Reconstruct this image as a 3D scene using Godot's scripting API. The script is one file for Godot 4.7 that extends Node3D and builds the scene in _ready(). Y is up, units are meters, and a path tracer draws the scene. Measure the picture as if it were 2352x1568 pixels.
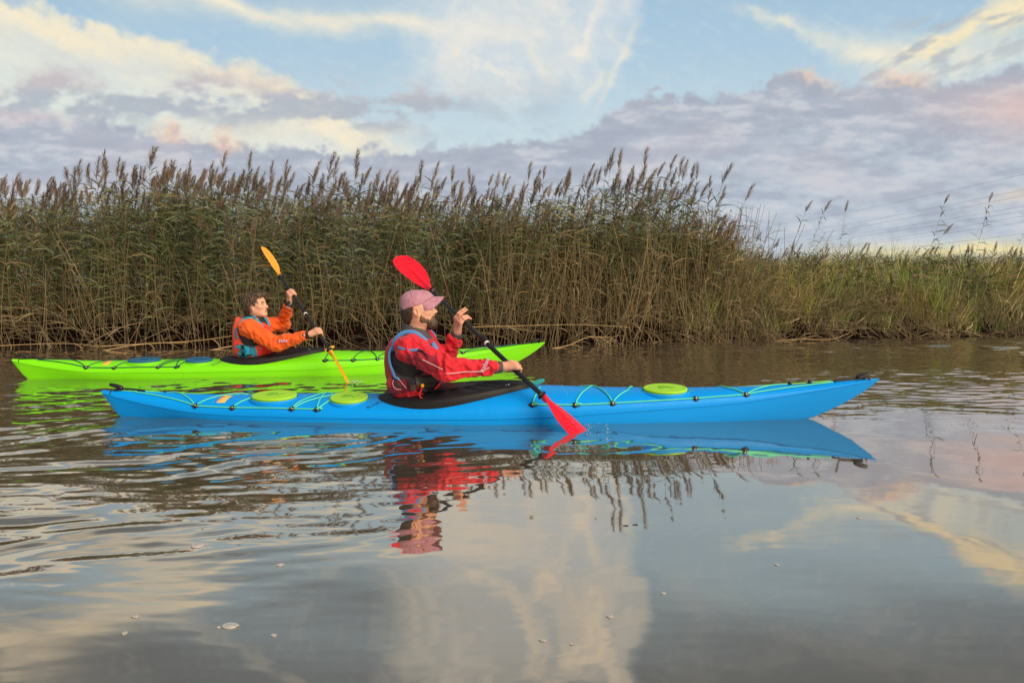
extends Node3D
# A river with two sea kayaks passing a reed bed at dusk. y up, metres; the water surface is y = 0.

var rng := RandomNumberGenerator.new()
var names := {}
var M := {}
var nz := FastNoiseLite.new()


# ---------------------------------------------------------------- naming
func numbered(parent: Node, called: String) -> String:
	var key := str(parent.get_instance_id()) + called
	names[key] = names.get(key, -1) + 1
	return called if names[key] == 0 else "%s_%03d" % [called, names[key]]


func put(o: Node, called: String, parent: Node = self) -> Node:
	o.name = numbered(parent, called)
	parent.add_child(o, true)
	return o


func tag(o: Node, label := "", category := "", group := "", kind := "") -> Node:
	if label: o.set_meta("label", label)
	if category: o.set_meta("category", category)
	if group: o.set_meta("group", group)
	if kind: o.set_meta("kind", kind)
	return o


func base(called: String, xf: Transform3D) -> Node3D:
	var o := Node3D.new()
	put(o, called)
	o.transform = xf
	return o


func obj(called: String, mb, material: Material, parent: Node = self) -> MeshInstance3D:
	var o := MeshInstance3D.new()
	o.mesh = mb.commit() if mb is MB else mb
	o.material_override = material
	put(o, called, parent)
	return o


func mat(c: Color, rough := 0.6, more := {}) -> StandardMaterial3D:
	# c is a linear (real-world) base colour
	var m := StandardMaterial3D.new()
	m.albedo_color = c.linear_to_srgb()
	m.roughness = rough
	for k in more: m.set(k, more[k])
	return m


func srgb(r: float, g: float, b: float) -> Color:
	return Color(r / 255.0, g / 255.0, b / 255.0).srgb_to_linear()


# ---------------------------------------------------------------- mesh collector
class MB:
	var v := PackedVector3Array()
	var n := PackedVector3Array()
	var c := PackedColorArray()
	var idx := PackedInt32Array()

	# nu points along a row, nv rows; closed shapes turn themselves outwards, open ones face "side"
	func grid(p: PackedVector3Array, nu: int, nv: int, wrap := false, col = Color.WHITE, side := Vector3.ZERO, flat := false) -> void:
		var start := v.size()
		var cols := nu if wrap else nu - 1
		var ind := PackedInt32Array()
		for j in nv - 1:
			for i in cols:
				var a := j * nu + i
				var b := j * nu + (i + 1) % nu
				ind.append_array([a, b, b + nu, a, b + nu, a + nu])
		add(p, ind, col, side, flat)

	func add(p: PackedVector3Array, ind: PackedInt32Array, col = Color.WHITE, side := Vector3.ZERO, flat := false) -> void:
		if flat:
			var q := PackedVector3Array()
			var cc := PackedColorArray()
			for t in ind:
				q.append(p[t])
				if col is PackedColorArray: cc.append(col[t])
			for t in ind.size(): ind[t] = t
			p = q
			if col is PackedColorArray: col = cc
		var mid := Vector3.ZERO
		for x in p: mid += x
		mid /= maxf(1, p.size())
		var nn := PackedVector3Array()
		nn.resize(p.size())
		var vol := 0.0
		for t in range(0, ind.size(), 3):
			var a := p[ind[t]]
			var b := p[ind[t + 1]]
			var d := p[ind[t + 2]]
			var f := (d - a).cross(b - a)
			vol += f.dot(side) if side != Vector3.ZERO else f.dot((a + b + d) / 3.0 - mid)
			nn[ind[t]] += f
			nn[ind[t + 1]] += f
			nn[ind[t + 2]] += f
		var start := v.size()
		var s := -1.0 if vol < 0 else 1.0
		for k in p.size():
			n.append((nn[k] * s).normalized() if nn[k].length_squared() > 1e-20 else Vector3.UP)
		v.append_array(p)
		if col is PackedColorArray: c.append_array(col)
		else:
			for k in p.size(): c.append(col)
		for t in range(0, ind.size(), 3):
			if s > 0: idx.append_array([start + ind[t], start + ind[t + 1], start + ind[t + 2]])
			else: idx.append_array([start + ind[t], start + ind[t + 2], start + ind[t + 1]])

	func tube(path: PackedVector3Array, r, sides := 8, col = Color.WHITE, squash := 1.0) -> void:
		var m := path.size()
		var p := PackedVector3Array()
		var cc := PackedColorArray()
		var t0 := (path[1] - path[0]).normalized()
		var up := Vector3.UP if absf(t0.y) < 0.9 else Vector3.RIGHT
		var x := up.cross(t0).normalized()
		for j in range(-1, m + 1):
			var k := clampi(j, 0, m - 1)
			var t := (path[mini(k + 1, m - 1)] - path[maxi(k - 1, 0)]).normalized()
			x = (x - t * x.dot(t)).normalized()
			var y := t.cross(x)
			var rad: float = (r[k] if not (r is float) else r)
			if j < 0 or j == m: rad = 0.0
			for i in sides:
				var a := TAU * i / sides
				p.append(path[k] + (x * cos(a) + y * sin(a) * squash) * rad)
				cc.append(col[k] if col is PackedColorArray else col)
		grid(p, sides, m + 2, true, cc)

	# a flat strap swept along a path: width across, thickness along the normals
	func strap(path: PackedVector3Array, nor: PackedVector3Array, w, th: float, col = Color.WHITE) -> void:
		var m := path.size()
		var rings := []
		for k in m:
			var t := (path[mini(k + 1, m - 1)] - path[maxi(k - 1, 0)]).normalized()
			var s := t.cross(nor[k]).normalized()
			var u := nor[k]
			var hw: float = (w[k] if not (w is float) else w) * 0.5
			rings.append([path[k] - s * hw + u * th * 0.2, path[k] - s * hw * 0.8 + u * th, path[k] + s * hw * 0.8 + u * th, path[k] + s * hw + u * th * 0.2, path[k] + s * hw - u * th * 0.5, path[k] - s * hw - u * th * 0.5])
		var p := PackedVector3Array()
		for j in range(-1, m + 1):
			var q: Array = rings[clampi(j, 0, m - 1)]
			for i in 6:
				p.append(path[clampi(j, 0, m - 1)] if j < 0 or j == m else q[i])
		grid(p, 6, m + 2, true, col)

	# rounded box / ellipsoid (e = 1 is an ellipsoid, small e a box with soft edges)
	func blob(at: Vector3, r: Vector3, e := 1.0, b := Basis.IDENTITY, col = Color.WHITE, nu := 16, nv := 10) -> void:
		var p := PackedVector3Array()
		for j in nv + 1:
			var f := PI * (float(j) / nv - 0.5)
			for i in nu:
				var a := TAU * (i + 0.5) / nu
				var q := Vector3(_p(cos(f), e) * _p(cos(a), e), _p(sin(f), e), _p(cos(f), e) * _p(sin(a), e))
				p.append(at + b * (q * r))
		grid(p, nu, nv + 1, true, col)

	func _p(x: float, e: float) -> float:
		return signf(x) * pow(absf(x), e)

	func box(at: Vector3, size: Vector3, b := Basis.IDENTITY, col = Color.WHITE) -> void:
		blob(at, size * 0.5, 0.16, b, col, 12, 6)

	# profile: Vector2(radius, height) from bottom to top, turned round local y; squeeze scales z
	func lathe(at: Vector3, prof: PackedVector2Array, sides := 24, b := Basis.IDENTITY, col = Color.WHITE, squeeze := 1.0) -> void:
		var p := PackedVector3Array()
		for q in prof:
			for i in sides:
				var a := TAU * i / sides
				p.append(at + b * Vector3(q.x * cos(a), q.y, q.x * sin(a) * squeeze))
		grid(p, sides, prof.size(), true, col)

	func commit() -> ArrayMesh:
		var arr := []
		arr.resize(Mesh.ARRAY_MAX)
		arr[Mesh.ARRAY_VERTEX] = v
		arr[Mesh.ARRAY_NORMAL] = n
		arr[Mesh.ARRAY_COLOR] = c
		arr[Mesh.ARRAY_INDEX] = idx
		var m := ArrayMesh.new()
		m.add_surface_from_arrays(Mesh.PRIMITIVE_TRIANGLES, arr)
		return m


# ---------------------------------------------------------------- distance fields, meshed as surface nets
class Field:
	var T := PackedInt32Array()
	var A := PackedVector3Array()
	var B := PackedVector3Array()
	var RA := PackedFloat32Array()
	var RB := PackedFloat32Array()
	var K := PackedFloat32Array()
	var OP := PackedInt32Array()
	var INV := []
	var xf := Transform3D.IDENTITY
	var disp = null

	func cone(a: Vector3, b: Vector3, ra: float, rb: float, k := 0.02, op := 0) -> void:
		T.append(0)
		A.append(xf * a)
		B.append(xf * b - xf * a)
		RA.append(ra)
		RB.append(rb)
		K.append(k)
		OP.append(op)
		INV.append(Basis.IDENTITY)

	func ell(at: Vector3, r: Vector3, b := Basis.IDENTITY, k := 0.02, op := 0) -> void:
		T.append(1)
		A.append(xf * at)
		B.append(r)
		RA.append(maxf(r.x, maxf(r.y, r.z)))
		RB.append(minf(r.x, minf(r.y, r.z)))
		K.append(k)
		OP.append(op)
		INV.append((xf.basis * b).transposed())

	# everything on the side the normal points to is cut off
	func plane(at: Vector3, nor: Vector3, k := 0.01) -> void:
		T.append(2)
		A.append(xf * at)
		B.append((xf.basis * nor).normalized())
		RA.append(0)
		RB.append(0)
		K.append(k)
		OP.append(1)
		INV.append(Basis.IDENTITY)

	func prim(i: int, p: Vector3) -> float:
		var q := p - A[i]
		if T[i] == 0:
			var ba := B[i]
			var h := clampf(q.dot(ba) / maxf(ba.length_squared(), 1e-9), 0.0, 1.0)
			return (q - ba * h).length() - RA[i] - (RB[i] - RA[i]) * h
		if T[i] == 1:
			var inv: Basis = INV[i]
			q = inv * q
			var r := B[i]
			var s := q / r
			var k0 := s.length()
			if k0 < 0.05: return -RB[i]
			return k0 * (k0 - 1.0) / (s / r).length()
		return -q.dot(B[i])

	func dist(p: Vector3, use: PackedInt32Array) -> float:
		var d := 10.0
		for i in use:
			var e := prim(i, p)
			var k := K[i]
			if OP[i] == 0:
				var h := maxf(k - absf(d - e), 0.0) / k
				d = minf(d, e) - h * h * k * 0.25
			else:
				var h := maxf(k - absf(d + e), 0.0) / k
				d = maxf(d, -e) + h * h * k * 0.25
		return d

	func all() -> PackedInt32Array:
		return PackedInt32Array(range(T.size()))

	func at(p: Vector3) -> float:
		var d := dist(p, all())
		return d - disp.call(p) if disp != null else d

	func normal(p: Vector3) -> Vector3:
		var e := 0.004
		return Vector3(at(p + Vector3(e, 0, 0)) - at(p - Vector3(e, 0, 0)), at(p + Vector3(0, e, 0)) - at(p - Vector3(0, e, 0)), at(p + Vector3(0, 0, e)) - at(p - Vector3(0, 0, e))).normalized()

	# nearest point of the surface, lifted by "off"
	func snap(p: Vector3, off := 0.0) -> Vector3:
		for k in 6:
			p -= normal(p) * (at(p) - off) * 0.9
		return p

	func mesh(mb: MB, cell: float, colf = null, margin := 0.0) -> void:
		var lo := Vector3(1e3, 1e3, 1e3)
		var hi := -lo
		for i in T.size():
			if OP[i] != 0: continue
			var r := maxf(RA[i], RB[i]) if T[i] == 0 else RA[i]
			var e := Vector3(r, r, r)
			lo = lo.min(A[i] - e)
			hi = hi.max(A[i] + e)
			if T[i] == 0:
				lo = lo.min(A[i] + B[i] - e)
				hi = hi.max(A[i] + B[i] + e)
		var pad := Vector3.ONE * (margin + cell * 2 + 0.008)
		lo -= pad
		hi += pad
		var S := 6
		var bx := int(ceil((hi.x - lo.x) / cell / S))
		var by := int(ceil((hi.y - lo.y) / cell / S))
		var bz := int(ceil((hi.z - lo.z) / cell / S))
		var nx := bx * S + 1
		var ny := by * S + 1
		var nzz := bz * S + 1
		var sxy := nx * ny
		var F := PackedFloat32Array()
		F.resize(sxy * nzz)
		F.fill(1.0)
		var blocks := []
		var half := cell * S * 0.87
		for kz in bz:
			for ky in by:
				for kx in bx:
					var c := lo + Vector3(kx + 0.5, ky + 0.5, kz + 0.5) * cell * S
					var use := PackedInt32Array()
					for i in T.size():
						if T[i] == 2 or prim(i, c) < half * 1.5 + K[i] + margin: use.append(i)
					if use.is_empty(): continue
					var d := dist(c, use)
					if d > half * 1.6 + margin: continue
					var deep := d < -half * 1.6 - margin - 0.03
					for z in range(kz * S, kz * S + S):
						for y in range(ky * S, ky * S + S):
							var o := z * sxy + y * nx
							for x in range(kx * S, kx * S + S):
								if deep: F[o + x] = -1.0
								else:
									var p := lo + Vector3(x, y, z) * cell
									var e := dist(p, use)
									if disp != null and absf(e) < margin + cell * 2: e -= disp.call(p)
									F[o + x] = e
					if not deep: blocks.append(Vector3i(kx, ky, kz))
		var ids := PackedInt32Array()
		ids.resize(sxy * nzz)
		ids.fill(-1)
		var cells := PackedInt32Array()
		var start := mb.v.size()
		var offs := [0, 1, nx, nx + 1, sxy, sxy + 1, sxy + nx, sxy + nx + 1]
		var f := PackedFloat32Array()
		f.resize(8)
		var edges := [[0, 1], [2, 3], [4, 5], [6, 7], [0, 2], [1, 3], [4, 6], [5, 7], [0, 4], [1, 5], [2, 6], [3, 7]]
		for b in blocks:
			for z in range(b.z * S, b.z * S + S):
				for y in range(b.y * S, b.y * S + S):
					for x in range(b.x * S, b.x * S + S):
						if x >= nx - 1 or y >= ny - 1 or z >= nzz - 1: continue
						var o := z * sxy + y * nx + x
						var neg := 0
						for k in 8:
							f[k] = F[o + offs[k]]
							if f[k] < 0: neg += 1
						if neg == 0 or neg == 8: continue
						var s := Vector3.ZERO
						var m := 0
						for e in edges:
							var p0: float = f[e[0]]
							var p1: float = f[e[1]]
							if (p0 < 0) != (p1 < 0):
								var t := p0 / (p0 - p1)
								s += Vector3(e[0] & 1, (e[0] >> 1) & 1, e[0] >> 2).lerp(Vector3(e[1] & 1, (e[1] >> 1) & 1, e[1] >> 2), t)
								m += 1
						ids[o] = mb.v.size() - start
						cells.append(o)
						var q := lo + (Vector3(x, y, z) + s / m) * cell
						mb.v.append(q)
						mb.n.append(Vector3(f[1] + f[3] + f[5] + f[7] - f[0] - f[2] - f[4] - f[6], f[2] + f[3] + f[6] + f[7] - f[0] - f[1] - f[4] - f[5], f[4] + f[5] + f[6] + f[7] - f[0] - f[1] - f[2] - f[3]).normalized())
						mb.c.append(colf.call(q) if colf != null else Color.WHITE)
		var step := [1, nx, sxy]
		for o in cells:
			for ax in 3:
				var inside := F[o] < 0
				if inside == (F[o + step[ax]] < 0): continue
				var u: int = step[(ax + 1) % 3]
				var w: int = step[(ax + 2) % 3]
				var a := ids[o]
				var b := ids[o - u]
				var c := ids[o - u - w]
				var d := ids[o - w]
				if b < 0 or c < 0 or d < 0: continue
				if inside: mb.idx.append_array([start + a, start + c, start + b, start + a, start + d, start + c])
				else: mb.idx.append_array([start + a, start + b, start + c, start + a, start + c, start + d])


# value of a table of (x, y) pairs at x, smoothly
func tab(t: PackedVector2Array, x: float) -> float:
	var n := t.size()
	if x <= t[0].x: return t[0].y
	if x >= t[n - 1].x: return t[n - 1].y
	var i := 0
	while t[i + 1].x < x: i += 1
	var a := t[maxi(i - 1, 0)]
	var b := t[i]
	var c := t[i + 1]
	var d := t[mini(i + 2, n - 1)]
	var h := c.x - b.x
	var s := (c.y - b.y) / h
	var m0 := 0.0 if i == 0 else (c.y - a.y) / (c.x - a.x)
	var m1 := 0.0 if i == n - 2 else (d.y - b.y) / (d.x - b.x)
	if i == 0: m0 = s
	if i == n - 2: m1 = s
	var u := (x - b.x) / h
	return (2 * u * u * u - 3 * u * u + 1) * b.y + (u * u * u - 2 * u * u + u) * h * m0 + (-2 * u * u * u + 3 * u * u) * c.y + (u * u * u - u * u) * h * m1


func curve(pts: Array, per := 6) -> PackedVector3Array:
	# Catmull-Rom through the points
	var out := PackedVector3Array()
	var n := pts.size()
	for i in n - 1:
		var a: Vector3 = pts[maxi(i - 1, 0)]
		var b: Vector3 = pts[i]
		var c: Vector3 = pts[i + 1]
		var d: Vector3 = pts[mini(i + 2, n - 1)]
		for k in per:
			out.append(b.cubic_interpolate(c, a, d, float(k) / per))
	out.append(pts[n - 1])
	return out


func sstep(a: float, b: float, x: float) -> float:
	var t := clampf((x - a) / (b - a), 0.0, 1.0)
	return t * t * (3 - 2 * t)


# ---------------------------------------------------------------- sky: air and clouds by direction
# a direction is written as (h, e): h = 1700 * tan(azimuth) to the right of straight ahead, e = 1700 * height above the horizon
var cl := FastNoiseLite.new()
var ci := FastNoiseLite.new()
var bank_top := PackedVector2Array([Vector2(-3000, 380), Vector2(-1176, 407), Vector2(-876, 380), Vector2(-576, 337), Vector2(-276, 317), Vector2(-126, 337), Vector2(124, 362), Vector2(194, 392), Vector2(304, 447), Vector2(424, 437), Vector2(574, 470), Vector2(674, 497), Vector2(704, 470), Vector2(874, 487), Vector2(1024, 470), Vector2(1124, 512), Vector2(1300, 560), Vector2(3000, 420)])
var edge_a := PackedVector2Array([Vector2(-2600, 760), Vector2(-1500, 690), Vector2(-1076, 642), Vector2(-846, 587), Vector2(-576, 512), Vector2(-416, 437), Vector2(-326, 372), Vector2(-160, 330)])
var streak_b := PackedVector2Array([Vector2(-1100, 900), Vector2(-896, 740), Vector2(-696, 662), Vector2(-556, 612), Vector2(-396, 587), Vector2(-176, 592), Vector2(54, 552)])
var strand_d := PackedVector2Array([Vector2(440, 622), Vector2(544, 605), Vector2(724, 552), Vector2(824, 512), Vector2(974, 502), Vector2(1124, 530)])
var strand_e := PackedVector2Array([Vector2(880, 515), Vector2(974, 545), Vector2(1074, 610), Vector2(1200, 660), Vector2(1500, 760), Vector2(2400, 900)])


func sky_color(h: float, e: float) -> Color:
	var wx := cl.get_noise_2d(h * 0.9 + 900, e * 1.4) * 60
	var wy := cl.get_noise_2d(h * 0.9 - 400, e * 1.4 + 77) * 60 + ci.get_noise_2d(h * 6.0, e * 9.0 + 50) * 14
	var c := Color(0.80, 0.87, 0.895).lerp(Color(0.655, 0.775, 0.865), sstep(250, 650, e))
	c = c.lerp(Color(0.43, 0.48, 0.53), sstep(600, 960, e) * 0.95)
	# thin cirrus everywhere high up
	var thin := sstep(-0.05, 0.65, ci.get_noise_2d(h * 0.55 + e * 0.35, e * 1.5 - h * 0.5 + 3000) + ci.get_noise_2d(h * 2.4 + wx, e * 3.0) * 0.35)
	c = c.lerp(Color(0.93, 0.90, 0.84), thin * 0.30 * sstep(500, 800, e) * (1.0 - 0.7 * sstep(200, 500, h)))
	# the long band that falls from the upper left
	var d := tab(edge_a, h + wx * 0.5) - e + wy * 0.45 + cl.get_noise_2d(h * 4, e * 4) * 26
	if h < -100:
		var fade := 1.0 - sstep(-420, -130, h)
		var body := sstep(0, 46, d) * (1.0 - sstep(170, 330, d)) * fade
		var streaks := ci.get_noise_2d(h * 1.5 + e * 1.9, (e + h * 0.45) * 5.0) * 0.5 + 0.5
		c = c.lerp(Color(0.93, 0.91, 0.85), body * (0.55 + 0.4 * streaks))
		c = c.lerp(Color(0.985, 0.925, 0.80), sstep(0, 40, d) * (1.0 - sstep(50, 115, d)) * fade * (0.45 + 0.5 * streaks))
		c = c.lerp(Color(0.88, 0.91, 0.875), sstep(80, 200, d) * fade * 0.75)
	# soft streak
	var fil_a := ci.get_noise_2d(h * 1.2 + e * 1.5, (e + h * 0.3) * 4.5)
	d = absf(e - tab(streak_b, h) + wy * 0.35)
	if h > -1300 and h < 260: c = c.lerp(Color(0.97, 0.925, 0.83), exp(-pow(d / (24.0 + 62.0 * sstep(-560, -900, h)), 2)) * (0.80 + 0.25 * fil_a) * (1.0 - sstep(-100, 240, h)))
	# the swirl over the middle, which goes on above the frame
	var sx := h + wx * 1.1
	var sy := e + wy
	var veil := sstep(-330, -100, sx + (sy - 600) * 0.15) * (1.0 - sstep(250, 318, sx - sstep(600, 350, sy) * -70 + sstep(600, 330, sy) * 70)) * sstep(360, 520, sy) * (1.0 - sstep(900, 1080, sy))
	var fil := ci.get_noise_2d((sx * 0.6 + sy * 0.9) * 0.7, (sx * 0.9 - sy * 0.5) * 2.2)
	var fil2 := ci.get_noise_2d((sx * 0.9 - sy * 0.6) * 0.9 + 500, (sx * 0.5 + sy * 0.8) * 3.4)
	c = c.lerp(Color(0.87, 0.885, 0.895), veil * 0.62)
	c = c.lerp(Color(0.965, 0.93, 0.87), veil * clampf(sstep(-0.35, 0.75, fil) * 0.6 + sstep(-0.2, 0.8, fil2) * 0.4, 0, 0.85))
	# filaments of its right side, falling to the lower left
	for q in [[290, 622, 150, 360, 9.0], [215, 500, 120, 400, 14.0], [40, 560, 110, 440, 16.0]]:
		var t := clampf((q[1] - e) / (q[1] - q[3]), 0, 1)
		var fx: float = lerpf(q[0], q[2], pow(t, 1.4))
		c = c.lerp(Color(0.985, 0.93, 0.83), exp(-pow((h + wx * 0.4 - fx) / q[4], 2)) * sstep(0.0, 0.25, t) * sstep(1.0, 0.6, t) * 0.42)
	# right strand
	if h > 350 and h < 1300:
		d = e - tab(strand_d, h + wx * 0.3) + wy * 0.5
		var w := 14.0 + 30.0 * sstep(620, 800, h)
		c = c.lerp(Color(0.97, 0.93, 0.84), exp(-pow(d / w, 2)) * (0.65 + 0.35 * fil) * sstep(430, 640, h))
	if h > 780:
		d = e - tab(strand_e, h) + wy * 0.4 + cl.get_noise_2d(h * 3, e * 5) * 22
		var w := 20.0 + 40.0 * sstep(940, 1200, h)
		c = c.lerp(Color(0.985, 0.915, 0.755), exp(-pow(d / w, 2)) * 0.95 * sstep(800, 960, h))
		var scud := sstep(0.05, 0.4, cl.get_noise_2d(h * 1.3 + 60, (e - h * 0.35) * 4.2)) * exp(-pow((e - 480 - (h - 800) * 0.35) / 90.0, 2))
		c = c.lerp(Color(0.71, 0.735, 0.765), scud * 0.85)
	# patchy grey strip on the left
	var mid := 400.0 + sstep(-1176, -1100, h) * 22 + sstep(-900, -300, h) * -18
	var strip := exp(-pow((e - mid + wy * 0.7) / 50.0, 2)) * (1.0 - 0.75 * sstep(-260, -40, h)) * (1.0 - sstep(60, 200, h))
	var puff := cl.get_noise_2d(h * 1.5 + 300, e * 3.6) + cl.get_noise_2d(h * 5, e * 9) * 0.35
	strip *= sstep(-0.48, 0.36, puff)
	c = c.lerp(Color(0.70, 0.73, 0.77).lerp(Color(0.80, 0.755, 0.765), sstep(5, 45, e - mid) * 0.8), clampf(strip * 1.5, 0, 0.95))
	c = c.lerp(Color(0.97, 0.925, 0.83), exp(-pow((e - mid + 55 + wy * 0.5) / 24.0, 2)) * (1.0 - sstep(-340, -150, h)) * sstep(-820, -500, h) * 0.5)
	# the big lavender bank above the horizon
	var bil := absf(cl.get_noise_2d(h * 1.6, e * 1.8)) * 60 + absf(cl.get_noise_2d(h * 5, e * 5 + 40)) * 26 - 6
	var top := tab(bank_top, h) + bil - 16
	d = top - e
	var soft := 8.0 + 34.0 * (cl.get_noise_2d(h * 1.1 + 700, 3) + 0.5)
	var b := sstep(-4, maxf(soft, 9.0), d)
	var deep := sstep(0, 260, d)
	var g := Color(0.685, 0.715, 0.772).lerp(Color(0.735, 0.775, 0.825), deep)
	var tex := cl.get_noise_2d(h * 0.9 + 50, e * 4.2 + 900) * 0.9 + cl.get_noise_2d(h * 2.6, e * 9.0) * 0.6 + cl.get_noise_2d(h * 6.0 + 9, e * 17.0) * 0.35
	g = g.lerp(Color(0.815, 0.825, 0.85), sstep(0.0, 0.55, tex) * 0.75)
	g = g.lerp(Color(0.655, 0.685, 0.745), sstep(0.05, -0.45, tex) * 0.7)
	var pink := sstep(-0.05, 0.5, cl.get_noise_2d(h * 0.5 - 800, e * 1.3 + 40))
	g = g.lerp(Color(0.845, 0.785, 0.80), pink * 0.22)
	g = g.lerp(Color(0.90, 0.765, 0.735), exp(-pow((h - 1250) / 260.0, 2) - pow((e - 405) / 55.0, 2)) * 0.8)
	g = g.lerp(Color(0.80, 0.855, 0.90), sstep(150, 40, e) * 0.6)
	c = c.lerp(g, b)
	# sunlit tops
	for q in [[-650, 45], [-770, 40], [676, 50], [880, 60], [-1100, 120]]:
		c = c.lerp(Color(0.985, 0.80, 0.68) if q[0] != -1100 else Color(0.87, 0.79, 0.80), exp(-pow((h - q[0]) / q[1], 2) - pow((d - 10) / 17.0, 2)) * 0.55)
	# clear strip low on the right, where the sun is going down
	var low := exp(-pow((e - 82 + cl.get_noise_2d(h, 9) * 26) / 20.0, 2)) * sstep(560, 1000, h) * (0.75 + 0.5 * cl.get_noise_2d(h * 2, e * 12))
	c = c.lerp(Color(0.985, 0.905, 0.64), clampf(low, 0, 1))
	c = c.lerp(Color(0.94, 0.83, 0.70), exp(-pow((e - 200 + (1100 - h) * 0.25) / 14.0, 2)) * sstep(1000, 1200, h) * 0.45)
	# fine fibres through all the high cloud
	var fib := ci.get_noise_2d(h * 4.0 + e * 2.2, (e + h * 0.32) * 11.0) * 0.5 + cl.get_noise_2d(h * 7, e * 7) * 0.5
	c = c.lerp(Color(0.97, 0.945, 0.89) if fib > 0 else Color(0.70, 0.77, 0.83), absf(fib) * 0.20 * (1.0 - b) * sstep(1000, 800, e))
	# warmer towards the sunset, cooler opposite it
	c = c.lerp(Color(0.93, 0.85, 0.74), sstep(1500, 4200, h) * sstep(900, 100, e) * 0.55)
	return c


func make_sky() -> Texture2D:
	cl.seed = 11
	cl.noise_type = FastNoiseLite.TYPE_SIMPLEX_SMOOTH
	cl.frequency = 0.004
	cl.fractal_octaves = 5
	cl.fractal_gain = 0.52
	ci.seed = 5
	ci.noise_type = FastNoiseLite.TYPE_SIMPLEX
	ci.frequency = 0.0028
	ci.fractal_octaves = 4
	ci.fractal_gain = 0.55
	var W := 4096
	var H := 2048
	var im := sky_part(0, 0, W, H, 8)
	im.resize(W, H, Image.INTERPOLATE_CUBIC)
	# the directions that the picture and its reflections show, in full detail
	var part := sky_part(W / 2 - 480, H / 2 - 460, 960, 464, 1)
	im.blit_rect(part, Rect2i(0, 0, 960, 464), Vector2i(W / 2 - 480, H / 2 - 460))
	# a panorama's first column looks along -z
	var out := Image.create_empty(W, H, false, Image.FORMAT_RGBF)
	out.blit_rect(im, Rect2i(W / 2, 0, W / 2, H), Vector2i(0, 0))
	out.blit_rect(im, Rect2i(0, 0, W / 2, H), Vector2i(W / 2, 0))
	return ImageTexture.create_from_image(out)


func sky_part(x0: int, y0: int, w: int, hh: int, step: int) -> Image:
	var im := Image.create_empty(w / step, hh / step, false, Image.FORMAT_RGBF)
	for y in hh / step:
		var el := (0.5 - (y0 + (y + 0.5) * step) / 2048.0) * PI
		for x in w / step:
			var az := ((x0 + (x + 0.5) * step) / 4096.0 - 0.5) * TAU
			var a := absf(az)
			a = minf(a, PI - a)
			var hz := signf(az) * (tan(minf(a, 0.8)) + maxf(a - 0.8, 0.0) * 2.06) * 1700.0
			if el <= -0.01:
				im.set_pixel(x, y, Color(0.06, 0.06, 0.045))
				continue
			var ev := minf(tan(minf(el, 1.35)) / cos(minf(a, 0.8)), 2.2 + el * 0.3) * 1700.0
			im.set_pixel(x, y, sky_color(hz, maxf(ev, 0.0)).srgb_to_linear())
	return im


# ---------------------------------------------------------------- water
func water_height(x: float, z: float) -> float:
	var far := -z
	var y := nz.get_noise_2d(x * 55, z * 55) * 0.0050 + nz.get_noise_2d(x * 18 + 90, z * 26) * 0.007
	# the wake on the near left, crests running away to the upper right
	var m := sstep(0.35, -1.5, x + (z + 3.3) * 0.35) * sstep(-1.4, -2.6, z) * (1.0 - 0.55 * sstep(-4.6, -7.5, z))
	if m > 0.003:
		var wob := nz.get_noise_2d(x * 60 + 40, z * 60)
		var g := x * 0.50 + z * 0.86 + wob * 0.10
		var amp := 0.55 + 0.9 * nz.get_noise_2d(x * 42 - 300, z * 80)
		y += m * amp * (0.0044 * sin(g * TAU / 0.42) + 0.0026 * sin((g * 0.97 + x * 0.10) * TAU / 0.21 + wob * 5) + 0.0012 * sin((z + x * 0.22 + wob * 0.05) * TAU / 0.105))
	# chop round the kayaks and out to the far bank
	var chop := sstep(-4.2, -6.2, z) * 2.0 + m * 0.8 + 0.05
	y += chop * (nz.get_noise_2d(x * 190 + 7, z * 620) * 0.0022 + nz.get_noise_2d(x * 420, z * 1500 + 50) * 0.0009)
	var fr := sstep(-8.0, -11.0, z) * sstep(-1.0, 4.0, x)
	y += fr * (nz.get_noise_2d(x * 60 + 7, z * 260 + 99) * 0.024 + nz.get_noise_2d(x * 120 + 7, z * 420 + 99) * 0.014)
	# slow swell left over from the wake, towards the near left
	y += sstep(1.2, -1.6, x) * nz.get_noise_2d(x * 26 + z * 20 + 60, z * 62 - x * 30) * 0.0125
	# rings where the near blade goes in, and smaller ones at the far blade
	var r := Vector2(x - 0.42, z + 4.14).length()
	y += 0.0009 * cos(r * TAU / 0.13 + nz.get_noise_2d(x * 300, z * 300) * 3.0) * exp(-r / 0.30) + 0.0010 * cos(r * TAU / 0.34 + 1.0) * exp(-r / 0.9)
	r = Vector2(x + 1.45, z + 6.6).length()
	y += 0.0018 * cos(r * TAU / 0.12) * exp(-r / 0.30)
	return y * sstep(-0.45, -1.2, z)


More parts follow.
